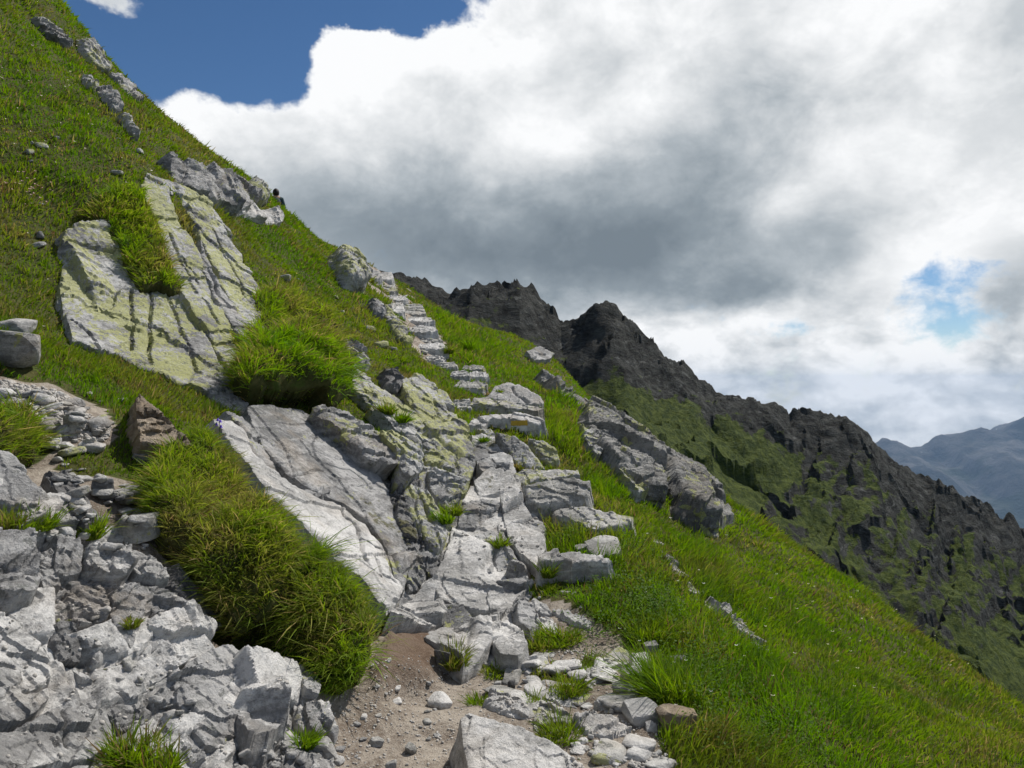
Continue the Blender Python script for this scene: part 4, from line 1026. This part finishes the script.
# ================================================================ grass
PAL = np.array([(.100,.195,.015), (.142,.215,.020), (.165,.180,.030), (.27,.21,.085), (.135,.085,.04)])
def blades(root, nrm, length, width, lean, tint, r, seg3=True, hang=0.0):
    """ribbons: root (n,3), growing along nrm+up, bent along lean"""
    n = len(root)
    up = nrm*.45+np.array([0, 0, .75])
    d = up+r.normal(0, .34, (n, 3)); d /= np.linalg.norm(d, axis=1)[:, None]
    side = np.cross(d, r.normal(0, 1, (n, 3))); side /= np.linalg.norm(side, axis=1)[:, None]
    L = length[:, None]; w = width[:, None]
    droop = lean+r.normal(0, .22, (n, 3)); droop[:, 2] -= .28+hang
    ts = (0, .42, .76, 1.0) if seg3 else (0, .55, 1.0)
    V, shade = [], []
    for i, t in enumerate(ts):
        c = root+d*L*t+droop*L*t*t*.75
        if i == 0: c = c-nrm*.012
        ww = w*(1-.25*t) if t < 1 else 0
        if t < 1: V += [c-side*ww, c+side*ww]
        else: V.append(c)
    k = len(V); V = np.stack(V, 1).reshape(-1, 3)
    b = np.arange(n)*k
    quads = [np.stack([b, b+1, b+3, b+2], 1)]
    if seg3: quads.append(np.stack([b+2, b+3, b+5, b+4], 1))
    tri = np.stack([b+k-3, b+k-2, b+k-1], 1)
    col = np.repeat(tint[:, None], k, 1)
    # blades are paler and drier at their base and tip, as grass is
    prof = np.interp(np.array([t for t in ts for _ in range(2)][:k]), [0, .3, .8, 1], [.0, 0, 0, .35])
    col = col+(np.array([.20, .17, .06])-col)*prof[None, :, None]*r.random((n, 1, 1))
    return V, quads, tri, np.clip(col.reshape(-1, 3), 0, 1)
def tint_for(P, r, warm=0.0):
    n = len(P)
    a = fbm(P*.55, 3, 201); b = fbm(P*1.9, 3, 205); c = fbm(P*5.5, 2, 209)
    k = a*.75+b*.75+c*.55+r.normal(0, .25, n)+warm
    w = np.clip((k+.75)/1.5, 0, .999)
    x = w*2.3; i = np.minimum(x.astype(int), 2); f = (x-i)[:, None]
    col = PAL[i]*(1-f)+PAL[np.minimum(i+1, 3)]*f
    dead = r.random(n) < np.clip(.06+.16*(b+c)+.10*warm, 0, .5)
    col[dead] = PAL[3]*r.uniform(.6, 1.25, (dead.sum(), 1))
    red = r.random(n) < np.clip(.02+.10*(c-a*.5), 0, .25)
    col[red] = PAL[4]
    return col*r.uniform(.75, 1.25, (n, 1))
def sample(V, F, n, dens, r):
    """points on quads, by area x density"""
    T = np.concatenate([F[:, [0, 1, 2]], F[:, [0, 2, 3]]]) if F.shape[1] == 4 else F
    A, B, C = V[T[:, 0]], V[T[:, 1]], V[T[:, 2]]
    cr = np.cross(B-A, C-A); ar = np.linalg.norm(cr, axis=1)/2
    cen = (A+B+C)/3
    w = ar*dens(cen, cr/np.maximum(2*ar, 1e-12)[:, None], T)
    i = r.choice(len(T), n, p=w/w.sum())
    u, v = r.random(n), r.random(n); s = np.sqrt(u); a, b = 1-s, s*(1-v); c = s*v
    nr = cr[i]/np.maximum(2*ar[i], 1e-12)[:, None]
    nr = np.where(nr[:, 2:3] < 0, -nr, nr)
    return A[i]*a[:, None]+B[i]*b[:, None]+C[i]*c[:, None], nr
ROCKB = BVHTree.FromPolygons(np.concatenate(ROCKV).tolist(), ROCKF)
def clear(P, N, reach=.7):
    """roots that are not inside or under a rock"""
    ok = np.ones(len(P), bool)
    for i, (p, n) in enumerate(zip(P, N)):
        d = Vector((n[0]*.5, n[1]*.5, n[2]*.5+.5))
        if ROCKB.ray_cast(Vector(p), d, reach)[0] is not None: ok[i] = False
    return ok
LONG = [[(640,560),(700,540),(760,620),(800,720),(800,800),(670,800),(662,735),(690,700),(640,690),(640,640),(612,600)],
        [(540,525),(640,530),(660,620),(630,640),(560,600),(610,600),(560,580)], [(430,300),(470,330),(520,350),(470,372),(445,340)],
        [(545,395),(580,400),(600,440),(640,500),(600,500),(560,450),(545,430)]]
def main_grass():
    r = np.random.default_rng(301)
    N = 470000
    def dens(c, n, T):
        g = TG[T].min(1)
        uv = project(c); vis = (c[:, 1] > .6) & (uv[:, 0] > -170) & (uv[:, 0] < 1200) & (uv[:, 1] > -120) & (uv[:, 1] < 940)
        d = np.linalg.norm(c-CAM, axis=1)
        away = (n*(CAM-c)).sum(1)/d          # turned away beyond a rim: only a few
        f = np.minimum(1, (3.2/np.maximum(d, .8))**1.75)
        return g*vis*f*np.where(away < -.12, .15, 1)*(d < 42)
    P, Nn = sample(TV, TF, N, dens, r)
    ok = clear(P, Nn); P, Nn = P[ok], Nn[ok]
    d = np.linalg.norm(P-CAM, axis=1); n = len(P)
    uv = project(P)
    lng = np.zeros(n)
    for z in LONG: lng[inside(z, uv)] = 1
    left = uv[:, 0] < 430-.0*uv[:, 1]
    cl = fbm(P*4.2, 3, 221); cl2 = fbm(P*1.3, 2, 225)
    length = (.056+.062*lng)*np.clip(1+(.8+.5*left)*cl+.6*cl2, .3, 2.4)*r.uniform(.55, 1.3, n)
    length *= np.clip(1+.016*(d-5), 1, 1.35)
    length = np.clip(length, .03, .30)
    width = r.uniform(.0016, .0032, n)*np.maximum(1, d/4.2)
    lx = fbm(P*2.6, 2, 231); ly = fbm(P*2.6, 2, 235)
    lean = np.stack([lx*.7, ly*.7, 0*lx], 1)+Nn*np.array([.4, .4, 0])+r.normal(0, .22, (n, 3))
    warm = np.where(left, -.04+.75*fbm(P*.8+9, 4, 261), -.10+.3*fbm(P*.7+5, 3, 263))+.10*(uv[:, 1] < 260)-.18*lng
    V, q, t, col = blades(P, Nn, length, width, lean, tint_for(P, r, warm), r, seg3=False)
    col = col*np.repeat(np.where(left, .95, 1.0), 5)[:, None]
    me = mesh('grass', V, q+[t], M['grass'], smooth=False, attrs={'col': col})
    link('grass', me, kind='stuff', label='alpine grass covering the steep slopes')
main_grass()
def tuft_blades(P, Nn, r, length, hang=.1, warm=0, wid=1.0):
    n = len(P); d = np.linalg.norm(P-CAM, axis=1)
    cl = fbm(P*9, 3, 241)
    L = length*np.clip(1+1.0*cl, .3, 2)*r.uniform(.5, 1.3, n)
    W = r.uniform(.0015, .003, n)*np.maximum(1, d/4.5)*wid
    lx = fbm(P*4.5, 2, 251); ly = fbm(P*4.5, 2, 255)
    lean = np.stack([lx, ly, 0*lx], 1)*.8+Nn*np.array([.55, .55, .1])+r.normal(0, .25, (n, 3))
    return blades(P, Nn, L, W, lean, tint_for(P, r, warm), r, seg3=True, hang=hang)
def tussock(poly, n, length, label, seed, hang=.35, warm=0, bright=1.22, group=None, name='grass_tussock', **k):
    """a turf cushion: a bulging sod with its own long blades"""
    r = np.random.default_rng(seed)
    V, F = patch_mesh(poly, seed=seed, **dict(dict(lift=.16, depth=.35, bevel=.16, dome=.08, rough=.03, flare=-.25, wob=.1), **k))
    o = V.mean(0)
    t = link(name, None, None, label, 'grass tussock', group, loc=Vector(o))
    me = mesh('sod', V-o, [F], M['soil'], attrs={'grassy': np.ones(len(V))})
    link('sod', me, t)
    cen = o
    def dens(c, nn, T):
        flip = np.where((nn*(c-(cen-np.array([0, 0, .3])))).sum(1) < 0, -1, 1)
        nz = nn[:, 2]*flip
        return np.where(nz > .12, 1.0, 0.0)
    P, Nn = sample(V, F, n, dens, r)
    ok = clear(P, Nn, .25); P, Nn = P[ok], Nn[ok]
    A, q, tr, col = tuft_blades(P, Nn, r, length, hang, warm)
    col = np.clip(col*bright, 0, 1)
    me = mesh('blades', A-o, q+[tr], M['grass'], smooth=False, attrs={'col': col})
    link('grass_blades', me, t)
    return t
tussock([(150,486),(160,462),(182,442),(204,436),(220,452),(236,476),(246,498),(226,512),(206,530),(188,548),(168,536),(150,512)], 19000, .085,
        'upper part of the long grassy bank, a tussock beside the leaning triangular slab', 501, lift=.15, bevel=.13, dome=.06, depth=.35, hang=.25, warm=.12, flare=-.5)
tussock([(198,534),(218,516),(244,500),(266,514),(292,542),(308,566),(300,590),(276,592),(250,590),(226,572),(206,556)], 21000, .10,
        'middle tussock of the grassy bank overhanging the dark hollow', 506, lift=.22, bevel=.14, dome=.10, depth=.40, hang=.40, warm=-.05, flare=-.7)
tussock([(296,566),(312,560),(334,580),(356,604),(374,630),(374,656),(360,680),(344,668),(328,640),(306,612),(290,592)], 17000, .125,
        'lowest bright tussock of the grassy bank, hanging down to the path', 507, lift=.20, bevel=.13, dome=.10, depth=.42, hang=.45, warm=-.25, flare=-.5)
tussock([(238,370),(246,350),(262,335),(284,325),(306,326),(330,338),(344,356),(354,376),(352,392),(338,398),(322,390),(300,386),(270,382),(250,382)], 16000, .14,
        'round dark cushion of grass overhanging the grey bedrock slab', 502, lift=.34, bevel=.22, dome=.16, depth=.5, hang=.4, warm=.14, flare=-.7)
tussock([(84,212),(112,196),(140,188),(150,206),(160,232),(172,262),(184,288),(174,292),(158,284),(142,290),(130,268),(118,240),(100,226)], 8000, .10,
        'tongue of grass hanging over the big lichened rock face', 503, lift=.13, bevel=.12, dome=.03, depth=.25, hang=.25, warm=.10, flare=.1)
tussock([(-30,416),(8,410),(30,416),(42,432),(38,446),(16,452),(-30,454)], 5500, .085, 'thick dark green tussock at the left edge below the scree patch', 504, lift=.12, warm=-.25, hang=.2)
tussock([(230,340),(252,330),(262,318),(250,300),(262,290),(300,300),(330,318),(340,332),(316,326),(290,322),(264,330),(246,346)], 6000, .14, 'bright grass hump above the dark cushion', 505, lift=.14, hang=.2, warm=.05)
def tuft(u, v, rad, n, length, label, seed, warm=0, group=None, hang=.1):
    r = np.random.default_rng(seed)
    h = hit(u, v, RB)
    if h is None: return
    a = r.uniform(0, 6.28, n); q = np.sqrt(r.random(n))*rad
    P = h+np.stack([np.cos(a)*q, np.sin(a)*q, -.01-.12*q], 1)
    Nn = np.stack([np.cos(a)*q/rad*.8, np.sin(a)*q/rad*.8, np.ones(n)], 1); Nn /= np.linalg.norm(Nn, axis=1)[:, None]
    A, qd, tr, col = tuft_blades(P, Nn, r, length, hang, warm, 1.1)
    me = mesh('tuft', A-h, qd+[tr], M['grass'], smooth=False, attrs={'col': col})
    link('grass_tuft', me, None, label, 'grass tuft', group, loc=Vector(h))
for i, (u, v, rad, n, ln, lab, wm) in enumerate([
 (132,758,.075,700,.085,'bright green tuft at the foot of the shattered wall', -.3), (160,768,.06,450,.08,'smaller bright tuft right of the one at the wall foot', -.3), (16,522,.08,500,.07,'low green tuft on the ledge at the left edge', -.1),
 (38,524,.07,400,.06,'low green tuft right of the left-edge one on the ledge', -.1), (90,534,.05,420,.09,'yellowish tuft growing from a crack in the shattered wall', .25), (306,742,.045,260,.06,'tiny green tuft at the right foot of the wall', -.2),
 (130,622,.04,200,.04,'tiny tuft on the middle of the shattered wall', .1), (455,664,.06,400,.08,'green tuft beside the dark upright stone', -.2), (482,704,.06,300,.06,'small tuft left of the white slab above the boulder', -.1),
 (538,705,.05,260,.06,'small tuft between the white slab and the greenish flat stone', -.1), (500,672,.10,700,.05,'mossy grass patch below the pointed white slab', .05), (566,690,.10,800,.06,'mossy grass strip running to the rubble', .05),
 (560,735,.10,700,.07,'grass patch in front of the greenish flat stone', -.1), (590,668,.08,500,.06,'short grass beside the blue-white slab', .0), (672,694,.14,1500,.17,'pale-tipped big grass tuft right of the rubble heap', .05),
 (650,640,.10,800,.14,'grass tuft above the rubble heap', -.1), (540,650,.06,400,.08,'grass between the bedrock and the lower path stones', 0), (560,640,.12,1100,.10,'dark grass patch under the blocky pale slab', -.2),
 (466,350,.12,700,.16,'green tuft beside the short white step', -.15), (448,352,.08,300,.12,'small tuft at the right end of the thin pale step', -.1), (500,545,.05,200,.06,'sparse tuft in the path bedrock', .2), (452,512,.08,450,.10,'tuft at the foot of the lichened buttress', .1),
 (444,520,.07,350,.09,'lower tuft at the foot of the lichened buttress', -.1), (398,420,.10,600,.08,'yellow grass patch between the plates of the lichened buttress', .3), (386,412,.08,400,.08,'olive grass patch at the head of the lichened buttress', .3),
 (550,590,.05,260,.05,'thin grass seam beside the long flat slab', .1), (604,618,.05,260,.09,'grass at the right edge of the long flat slab', 0), (500,392,.05,150,.06,'grass on the flat step left of the white slab', 0), (548,574,.05,300,.09,'grass at the shaded left end of the lowest big slab', -.15),
 (484,440,.05,200,.08,'green grass in the gap by the mossy wedged stone', -.2), (520,468,.06,250,.06,'short grass on top of the thin ledge slab', .1), (276,186,.20,120,.22,'wispy dry stalks on the skyline below the hiker', .5), (248,160,.2,150,.25,'wispy dry stalks on the skyline ledge', .5)]):
    tuft(u, v, rad, n, ln, lab, 600+i, wm)
# leafy herbs, too many small leaves to count
def herbs():
    r = np.random.default_rng(411); Vs, Fs, Cs, off = [], [], [], 0
    for (u, v, ru, rv, n, sz) in [(628,604,44,34,1100,.020),(600,640,40,22,700,.016),(648,570,36,34,800,.018),(720,640,60,60,1500,.016),(575,545,26,10,900,.016),(620,556,20,10,600,.016),(378,600,14,36,1300,.02),(330,520,50,40,1300,.014),(300,345,50,20,900,.016),
                                  (655,620,30,26,1600,.02),(700,690,40,50,1800,.016),(560,520,24,10,500,.014),(770,740,70,40,1500,.014),(120,380,30,14,500,.016),(285,265,40,40,900,.018),(250,310,30,40,800,.018),(60,150,60,60,1100,.018),(90,260,20,60,500,.016),(480,345,30,14,500,.02)]:
        q = np.stack([u+r.normal(0, .5, n)*ru, v+r.normal(0, .5, n)*rv], 1)
        for uu, vv in q[:int(n*.8)]:
            h = hit(uu, vv)
            if h is None or h[1] > 20: continue
            if ROCKB.ray_cast(Vector(CAM), Vector((h-CAM)/np.linalg.norm(h-CAM)), float(np.linalg.norm(h-CAM)))[0] is not None: continue
            s = sz*r.uniform(.6, 1.4); a = r.uniform(0, 6.28)
            c = h+np.array([r.normal(0, .02), r.normal(0, .02), r.uniform(.02, .13)])
            ax = np.array([math.cos(a), math.sin(a), r.uniform(-.3, .6)]); ax /= np.linalg.norm(ax)
            sd = np.cross(ax, np.array([r.normal(0, .3), r.normal(0, .3), 1])); sd /= np.linalg.norm(sd); up = np.cross(sd, ax)
            Vs.append(np.array([c, c+ax*s*.5+sd*s*.32+up*s*.1, c+ax*s, c+ax*s*.5-sd*s*.32+up*s*.1])); Fs.append(np.arange(4)+off); off += 4
            g = np.array([(.06,.13,.012),(.08,.15,.016),(.10,.155,.02)][int(r.integers(3))])*r.uniform(.7, 1.3)
            Cs += [g]*4
    for (u, v, ru, rv, n, pc) in [(28,195,30,14,40,(.62,.42,.45)),(120,260,90,90,40,(.75,.72,.62)),(860,650,110,60,36,(.75,.70,.50)),(700,640,60,70,30,(.78,.76,.70)),(270,280,40,60,24,(.70,.62,.2)),(60,110,60,70,30,(.7,.6,.55))]:
        for uu, vv in np.stack([u+r.normal(0, .6, n)*ru, v+r.normal(0, .6, n)*rv], 1):
            h = hit(uu, vv)
            if h is None or h[1] > 16: continue
            s = .0026*h[1]**.5*r.uniform(.7, 1.3); c = h+np.array([0, 0, r.uniform(.06, .13)])
            for k in range(3):
                a = k*2.1+r.uniform(0, 1); ax = np.array([math.cos(a), math.sin(a), .4]); sd = np.array([-math.sin(a), math.cos(a), 0])
                Vs.append(np.array([c, c+ax*s+sd*s*.7, c+ax*s*2, c+ax*s-sd*s*.7])); Fs.append(np.arange(4)+off); off += 4; Cs += [np.array(pc)]*4
    me = mesh('herbs', np.concatenate(Vs), [np.array(Fs)], M['grass'], smooth=False, attrs={'col': np.array(Cs)})
    link('undergrowth', me, kind='stuff', label='small leafy alpine herbs and tiny flowers growing among the grass')
herbs()
# ================================================================ the hiker on the skyline and a flower
def skin_mesh(V, E, R, name, mat, parent, sub=2):
    me = bpy.data.meshes.new(name); me.from_pydata(V, E, []); o = bpy.data.objects.new(name, me); COL.objects.link(o)
    sk = o.modifiers.new('skin', 'SKIN')
    for v, r_ in zip(me.skin_vertices[0].data, R): v.radius = r_ if isinstance(r_, tuple) else (r_, r_)
    me.skin_vertices[0].data[0].use_root = True
    ss = o.modifiers.new('sub', 'SUBSURF'); ss.levels = sub; ss.render_levels = sub
    dg = bpy.context.evaluated_depsgraph_get()
    m2 = bpy.data.meshes.new_from_object(o.evaluated_get(dg)); m2.name = name
    bpy.data.objects.remove(o)
    m2.materials.clear(); m2.materials.append(mat)
    for p in m2.polygons: p.use_smooth = True
    return link(name, m2, parent)
def hiker():
    M['skin'] = plain('weathered_skin', (.42, .26, .18), .6)
    M['hair'] = plain('dark_hair', (.018, .014, .012), .6); M['jacket'] = plain('dark_teal_jacket', (.03, .06, .065), .8)
    M['trousers'] = plain('dark_trousers', (.05, .05, .055), .85); M['pack'] = plain('dark_blue_rucksack', (.035, .045, .07), .8); M['boot'] = plain('brown_boots', (.07, .045, .03), .7)
    u, v = 276, 187; best = None
    for Y in np.arange(16, 40, .25):
        p = at(u, v, Y); g = ground(p[0], p[1])
        if g is None: continue
        if p[2]-g[2] >= 1.66: best = g; break
    if best is None:
        p = at(u, v, 24); best = np.array([p[0], p[1], p[2]-1.7])
    t = link('person', None, None, 'hiker with dark hair and dark jacket half hidden behind the skyline', 'person', loc=Vector(best)-Vector((0, 0, .02)))
    t.rotation_euler = (0, 0, math.radians(20))
    V = [(0,0,.95),(0,.01,1.12),(0,.02,1.32),(0,.02,1.44),(0,.03,1.50),(0,.05,1.57),(0,.06,1.66),
         (.17,.02,1.40),(.24,.0,1.16),(.22,.16,.96),(.215,.22,.90),(-.17,.02,1.40),(-.24,.0,1.16),(-.22,.16,.96),(-.215,.22,.90),
         (.10,.0,.90),(.11,.10,.52),(.11,.05,.10),(.12,.18,.05),(-.10,0,.90),(-.11,-.05,.52),(-.11,-.16,.12),(-.12,-.04,.05)]
    E = [(0,1),(1,2),(2,3),(3,4),(4,5),(5,6),(3,7),(7,8),(8,9),(9,10),(3,11),(11,12),(12,13),(13,14),(0,15),(15,16),(16,17),(17,18),(0,19),(19,20),(20,21),(21,22)]
    R = [(.15,.11),(.14,.10),(.16,.11),(.12,.09),.055,(.075,.09),(.06,.07),.065,.048,.036,(.04,.02),.065,.048,.036,(.04,.02),.085,.06,.042,(.045,.03),.085,.06,.042,(.045,.03)]
    skin_mesh(V, E, R, 'body', M['skin'], t)
    skin_mesh(V[:5]+V[7:10]+V[11:14], [(0,1),(1,2),(2,3),(3,4),(3,5),(5,6),(6,7),(3,8),(8,9),(9,10)], [(.17,.13),(.16,.12),(.18,.13),(.14,.11),.07,.08,.062,.05,.08,.062,.05], 'jacket', M['jacket'], t)
    skin_mesh([V[0]]+V[15:18]+V[19:22], [(0,1),(1,2),(2,3),(0,4),(4,5),(5,6)], [(.165,.125),.10,.075,.06,.10,.075,.06], 'trousers', M['trousers'], t)
    HV, HF = ICO[3]
    link('hair', mesh('hair', HV*np.array([.100, .118, .135])+np.array([0, .02, 1.595]), [HF], M['hair']), t)
    for q in (17, 21):
        a = V[q]; b = V[q+1]
        skin_mesh([a, (b[0], a[1]+.02, .05), b], [(0,1),(1,2)], [.055, .052, .045], 'boot', M['boot'], t)
    skin_mesh([(0,-.17,1.02),(0,-.19,1.22),(0,-.16,1.42)], [(0,1),(1,2)], [(.15,.10),(.16,.12),(.12,.08)], 'rucksack', M['pack'], t)
hiker()
def flower():
    M['stem'] = plain('green_stem', (.05, .10, .02)); M['petal'] = plain('violet_petal', (.12, .07, .42), .6)
    h = hit(219, 442, RB)
    t = link('bellflower', None, None, 'small violet bellflower standing at the edge of the long grass tussock', 'flower', loc=Vector(h))
    skin_mesh([(0,0,-.03),(.006,0,.06),(.0,.004,.12),(.01,-.006,.16)], [(0,1),(1,2),(2,3)], [.0028,.0025,.0022,.002], 'stem', M['stem'], t, 1)
    for z, dx, dy in ((.155,.014,-.012),(.135,-.014,-.010),(.118,.012,.004),(.165,-.002,-.016)):
        n, V, F = 10, [], []
        for k, (zz, rr) in enumerate([(0, .002), (-.004, .007), (-.014, .0085), (-.020, .012)]):
            for i in range(n):
                a = 2*math.pi*i/n; w = 1+(.18*math.cos(5*a) if k == 3 else 0)
                V.append((dx+rr*w*math.cos(a), dy+rr*w*math.sin(a), z+zz))
        for k in range(3):
            for i in range(n): F.append((k*n+i, k*n+(i+1) % n, (k+1)*n+(i+1) % n, (k+1)*n+i))
        link('bell', mesh('bell', np.array(V), [np.array(F)], M['petal']), t)
flower()
# ================================================================ sky, sun, camera
SUN_AZ, SUN_EL = 48.0, 54.0
def build_sky():
    w = bpy.data.worlds.new('World'); SC.world = w; w.use_nodes = True
    X.nt = nt = w.node_tree; nt.nodes.clear()
    out = nt.nodes.new('ShaderNodeOutputWorld'); bg = nt.nodes.new('ShaderNodeBackground')
    nt.links.new(bg.outputs[0], out.inputs[0])
    sky = nt.nodes.new('ShaderNodeTexSky'); sky.sky_type = 'NISHITA'; sky.sun_disc = False
    sky.sun_elevation = math.radians(SUN_EL); sky.sun_rotation = math.radians(SUN_AZ)
    sky.altitude = 2200; sky.air_density = 1.0; sky.dust_density = .3; sky.ozone_density = 2.5
    STR = .1
    d = coords('Generated'); dx, dy, dz = sep(d)
    az = X.m('ARCTAN2', dx, dy); el = X.m('ARCSINE', dz)
    D = nt.nodes.new('ShaderNodeCombineXYZ'); X.put(D.inputs[0], az); X.put(D.inputs[1], el*1.35); D = X(D.outputs[0])
    def place(u, v):
        a = math.atan((u-CX)/FP); return a, math.atan((CY-v)/FP*math.cos(a))
    def blob(u, v, ru, rv, rot=0, warp=None):
        """a soft round patch on the celestial sphere: (u, v) and radii in units of 1/768 rad"""
        a0, e0 = place(u, v)
        A = (warp[0] if warp else az)-a0; E = (warp[1] if warp else el)-e0
        if rot:
            c, s = math.cos(rot), math.sin(rot)
            A, E = A*c+E*s, E*c-A*s
        A = A*(FP/ru); E = E*(FP/rv)
        return X.m('EXPONENT', (A*A+E*E)*-1.0)
    # warped coordinates give billowy outlines
    wn = noise(D, 5.5, 6, .58, out=1); wx, wy, wz = sep(wn)
    W1 = (az+(wx-.5)*.13, el+(wy-.5)*.10)
    f1 = noise(D, 7.0, 12, .60, .25)                        # billows
    f2 = noise(D, 2.6, 6, .5, .2, w=4.0)                    # broad masses
    f3 = noise(D, 19.0, 10, .66, .35, w=2.0)
    vn = nt.nodes.new('ShaderNodeTexVoronoi'); vn.feature = 'F1'; vn.normalize = True
    X.put(vn.inputs['Vector'], vadd(D, vscale(noise(D, 9.0, 4, .6, out=1), .05))); vn.inputs['Scale'].default_value = 13.0
    vn.inputs['Detail'].default_value = 3.0; vn.inputs['Roughness'].default_value = .55; vn.inputs['Lacunarity'].default_value = 2.3
    bil = .40-X(vn.outputs[0])
    ahead = smooth(dy*.9+dz*-.35, -.25, .62)                # unseen cloud behind and overhead thinned to cut fill light; full bank ahead
    cover = .56-(1.0-ahead)*.42+bil*.9+(f1-.5)*1.25+(f3-.5)*.75
    for (u, v, ru, rv, rot, k) in [(248,58,62,44,0,-1.2),(180,30,80,55,0,-1.2),(270,5,60,50,0,-.9),(390,-12,80,30,0,-1.2),(280,-70,240,60,0,-1.3),(110,40,60,50,0,-.9),(300,84,26,20,0,-.5),(350,2,60,22,0,-.7),
            (938,292,52,26,.15,-.58),(955,316,40,12,0,-.35),(792,330,20,9,0,-.36),(790,50,90,60,0,.4),(960,60,90,60,0,.3),(178,92,34,28,0,.65),(345,50,32,26,0,.95),(372,42,40,22,0,.5),(235,124,70,28,0,.45),(420,40,50,20,0,.6),(95,-4,60,20,0,1.6),(235,10,20,26,.6,.75),
            (560,50,110,110,0,.6),(440,45,70,40,0,.40),(400,150,140,70,0,.6),(700,200,300,120,0,.5)]:
        cover = cover+blob(u, v, ru, rv, rot, W1)*k
    alpha = smooth(cover+(f3-.5)*.45+(noise(D, 48.0, 8, .62, .3, w=9.0)-.5)*.35, .10, .64)
    # brightness of the cloud: thin sunlit rims and tops white, thick undersides grey
    DL = nt.nodes.new('ShaderNodeCombineXYZ'); X.put(DL.inputs[0], az); X.put(DL.inputs[1], el*1.7); DL = X(DL.outputs[0])
    fl = noise(DL, 13.0, 11, .58, .2, w=7.0)
    low = 1.0-smooth(el, .03, .17)
    B = .60+bil*.46+(f1-.5)*.95+(f3-.5)*.22+(f2-.5)*.22+(fl-.5)*low*1.9-low*.10
    W2 = (az+(wx-.5)*.10, el+(wy-.5)*.08)
    for (u, v, ru, rv, rot, k) in [(850,25,90,42,.2,.36),(600,25,120,40,0,.10),(700,-10,200,40,0,.16),(630,105,60,36,.7,.20),(510,35,60,45,0,.16),(350,55,45,45,0,.48),(190,95,50,34,0,.40),(250,130,60,26,.2,.22),
            (430,45,60,30,0,.30),(730,335,70,26,.2,.42),(640,330,60,22,.0,.38),(870,350,140,30,0,.40),(990,235,60,40,.3,.24),(780,180,70,36,.3,.12),(900,262,60,22,.5,.22),(970,405,80,22,0,.16),(490,170,70,30,.5,.16),(560,120,50,40,0,.10),(330,170,60,40,0,.06),(860,390,60,20,0,.20),
            (600,258,210,44,.06,-.46),(450,235,150,55,-.1,-.32),(420,180,80,40,0,-.18),(730,155,85,60,.5,-.22),(650,190,90,50,.2,-.22),(880,150,150,80,.2,.20),(985,180,70,70,0,.12),(450,125,120,50,0,.17),(560,150,70,40,0,.10),(740,290,60,26,.3,-.30),(760,345,50,18,0,-.22),(300,235,90,50,0,-.14),(1010,300,30,40,0,-.25),(560,175,60,40,0,-.12)]:
        B = B+blob(u, v, ru, rv, rot, W2)*k
    rim = 1.0-smooth(cover, .34, .85)
    B = clamp01(B+rim*.22)
    ramp = nt.nodes.new('ShaderNodeValToRGB'); cr = ramp.color_ramp
    cr.elements[0].position = .0; cr.elements[0].color = (.190, .232, .270, 1)
    cr.elements[1].position = 1.0; cr.elements[1].color = (.98, .99, 1.0, 1)
    for pos, c in ((.25, (.275, .322, .362)), (.5, (.445, .490, .527)), (.75, (.72, .745, .765))):
        e = cr.elements.new(pos); e.color = (*c, 1)
    X.put(ramp.inputs[0], B)
    cl = vscale(X(ramp.outputs[0]), 1/STR)
    hs = nt.nodes.new('ShaderNodeHueSaturation'); hs.inputs['Saturation'].default_value = 1.16; hs.inputs['Value'].default_value = .86
    nt.links.new(sky.outputs[0], hs.inputs['Color'])
    X.put(bg.inputs[0], mix(alpha, X(hs.outputs[0]), cl))
    bg.inputs[1].default_value = STR
    w.cycles.sampling_method = 'MANUAL'; w.cycles.sample_map_resolution = 512
build_sky()
def build_sun():
    l = bpy.data.lights.new('sun', 'SUN'); l.energy = 5.0; l.angle = math.radians(.53); l.color = (1, .955, .89)
    o = bpy.data.objects.new('sun', l); COL.objects.link(o)
    a, e = math.radians(SUN_AZ), math.radians(SUN_EL)
    o.rotation_euler = Vector((-math.sin(a)*math.cos(e), -math.cos(a)*math.cos(e), -math.sin(e))).to_track_quat('-Z', 'Y').to_euler()
    o.location = (10, 10, 40)
build_sun()
cd = bpy.data.cameras.new('camera'); cam = bpy.data.objects.new('camera', cd); COL.objects.link(cam)
cd.lens = 27; cd.sensor_width = 36; cd.clip_start = .05; cd.clip_end = 40000
cam.location = CAM; cam.rotation_euler = (math.pi/2, 0, 0)
SC.camera = cam
HAZE = True
if HAZE:
    m = bpy.data.materials.new('mountain_air'); m.use_nodes = True; nt = m.node_tree; nt.nodes.clear()
    o_ = nt.nodes.new('ShaderNodeOutputMaterial'); pv = nt.nodes.new('ShaderNodeVolumePrincipled')
    pv.inputs['Color'].default_value = (.40, .64, 1.0, 1); pv.inputs['Density'].default_value = 6e-5
    nt.links.new(pv.outputs[0], o_.inputs['Volume'])
    bx = [(x, y, z) for x in (-6700, 6700) for y in (-6700, 6700) for z in (-1002, 75)]
    me = mesh('haze', np.array(bx, float), [np.array([(0, 1, 3, 2), (4, 6, 7, 5), (0, 4, 5, 1), (2, 3, 7, 6), (0, 2, 6, 4), (1, 5, 7, 3)])], m, smooth=False)
    link('haze', me, kind='stuff', label='thin blue mountain haze filling the valley air')
vs = SC.view_settings; vs.view_transform = 'Standard'; vs.look = 'None'; vs.exposure = 0.0; vs.gamma = 1.0; vs.use_curve_mapping = False
cy = SC.cycles
cy.use_denoising = True; cy.denoiser = 'OPENIMAGEDENOISE'
cy.max_bounces = 6; cy.diffuse_bounces = 3; cy.glossy_bounces = 2; cy.transmission_bounces = 4; cy.volume_bounces = 0; cy.transparent_max_bounces = 4
cy.use_adaptive_sampling = True; cy.adaptive_threshold = .02
cy.sample_clamp_indirect = 6
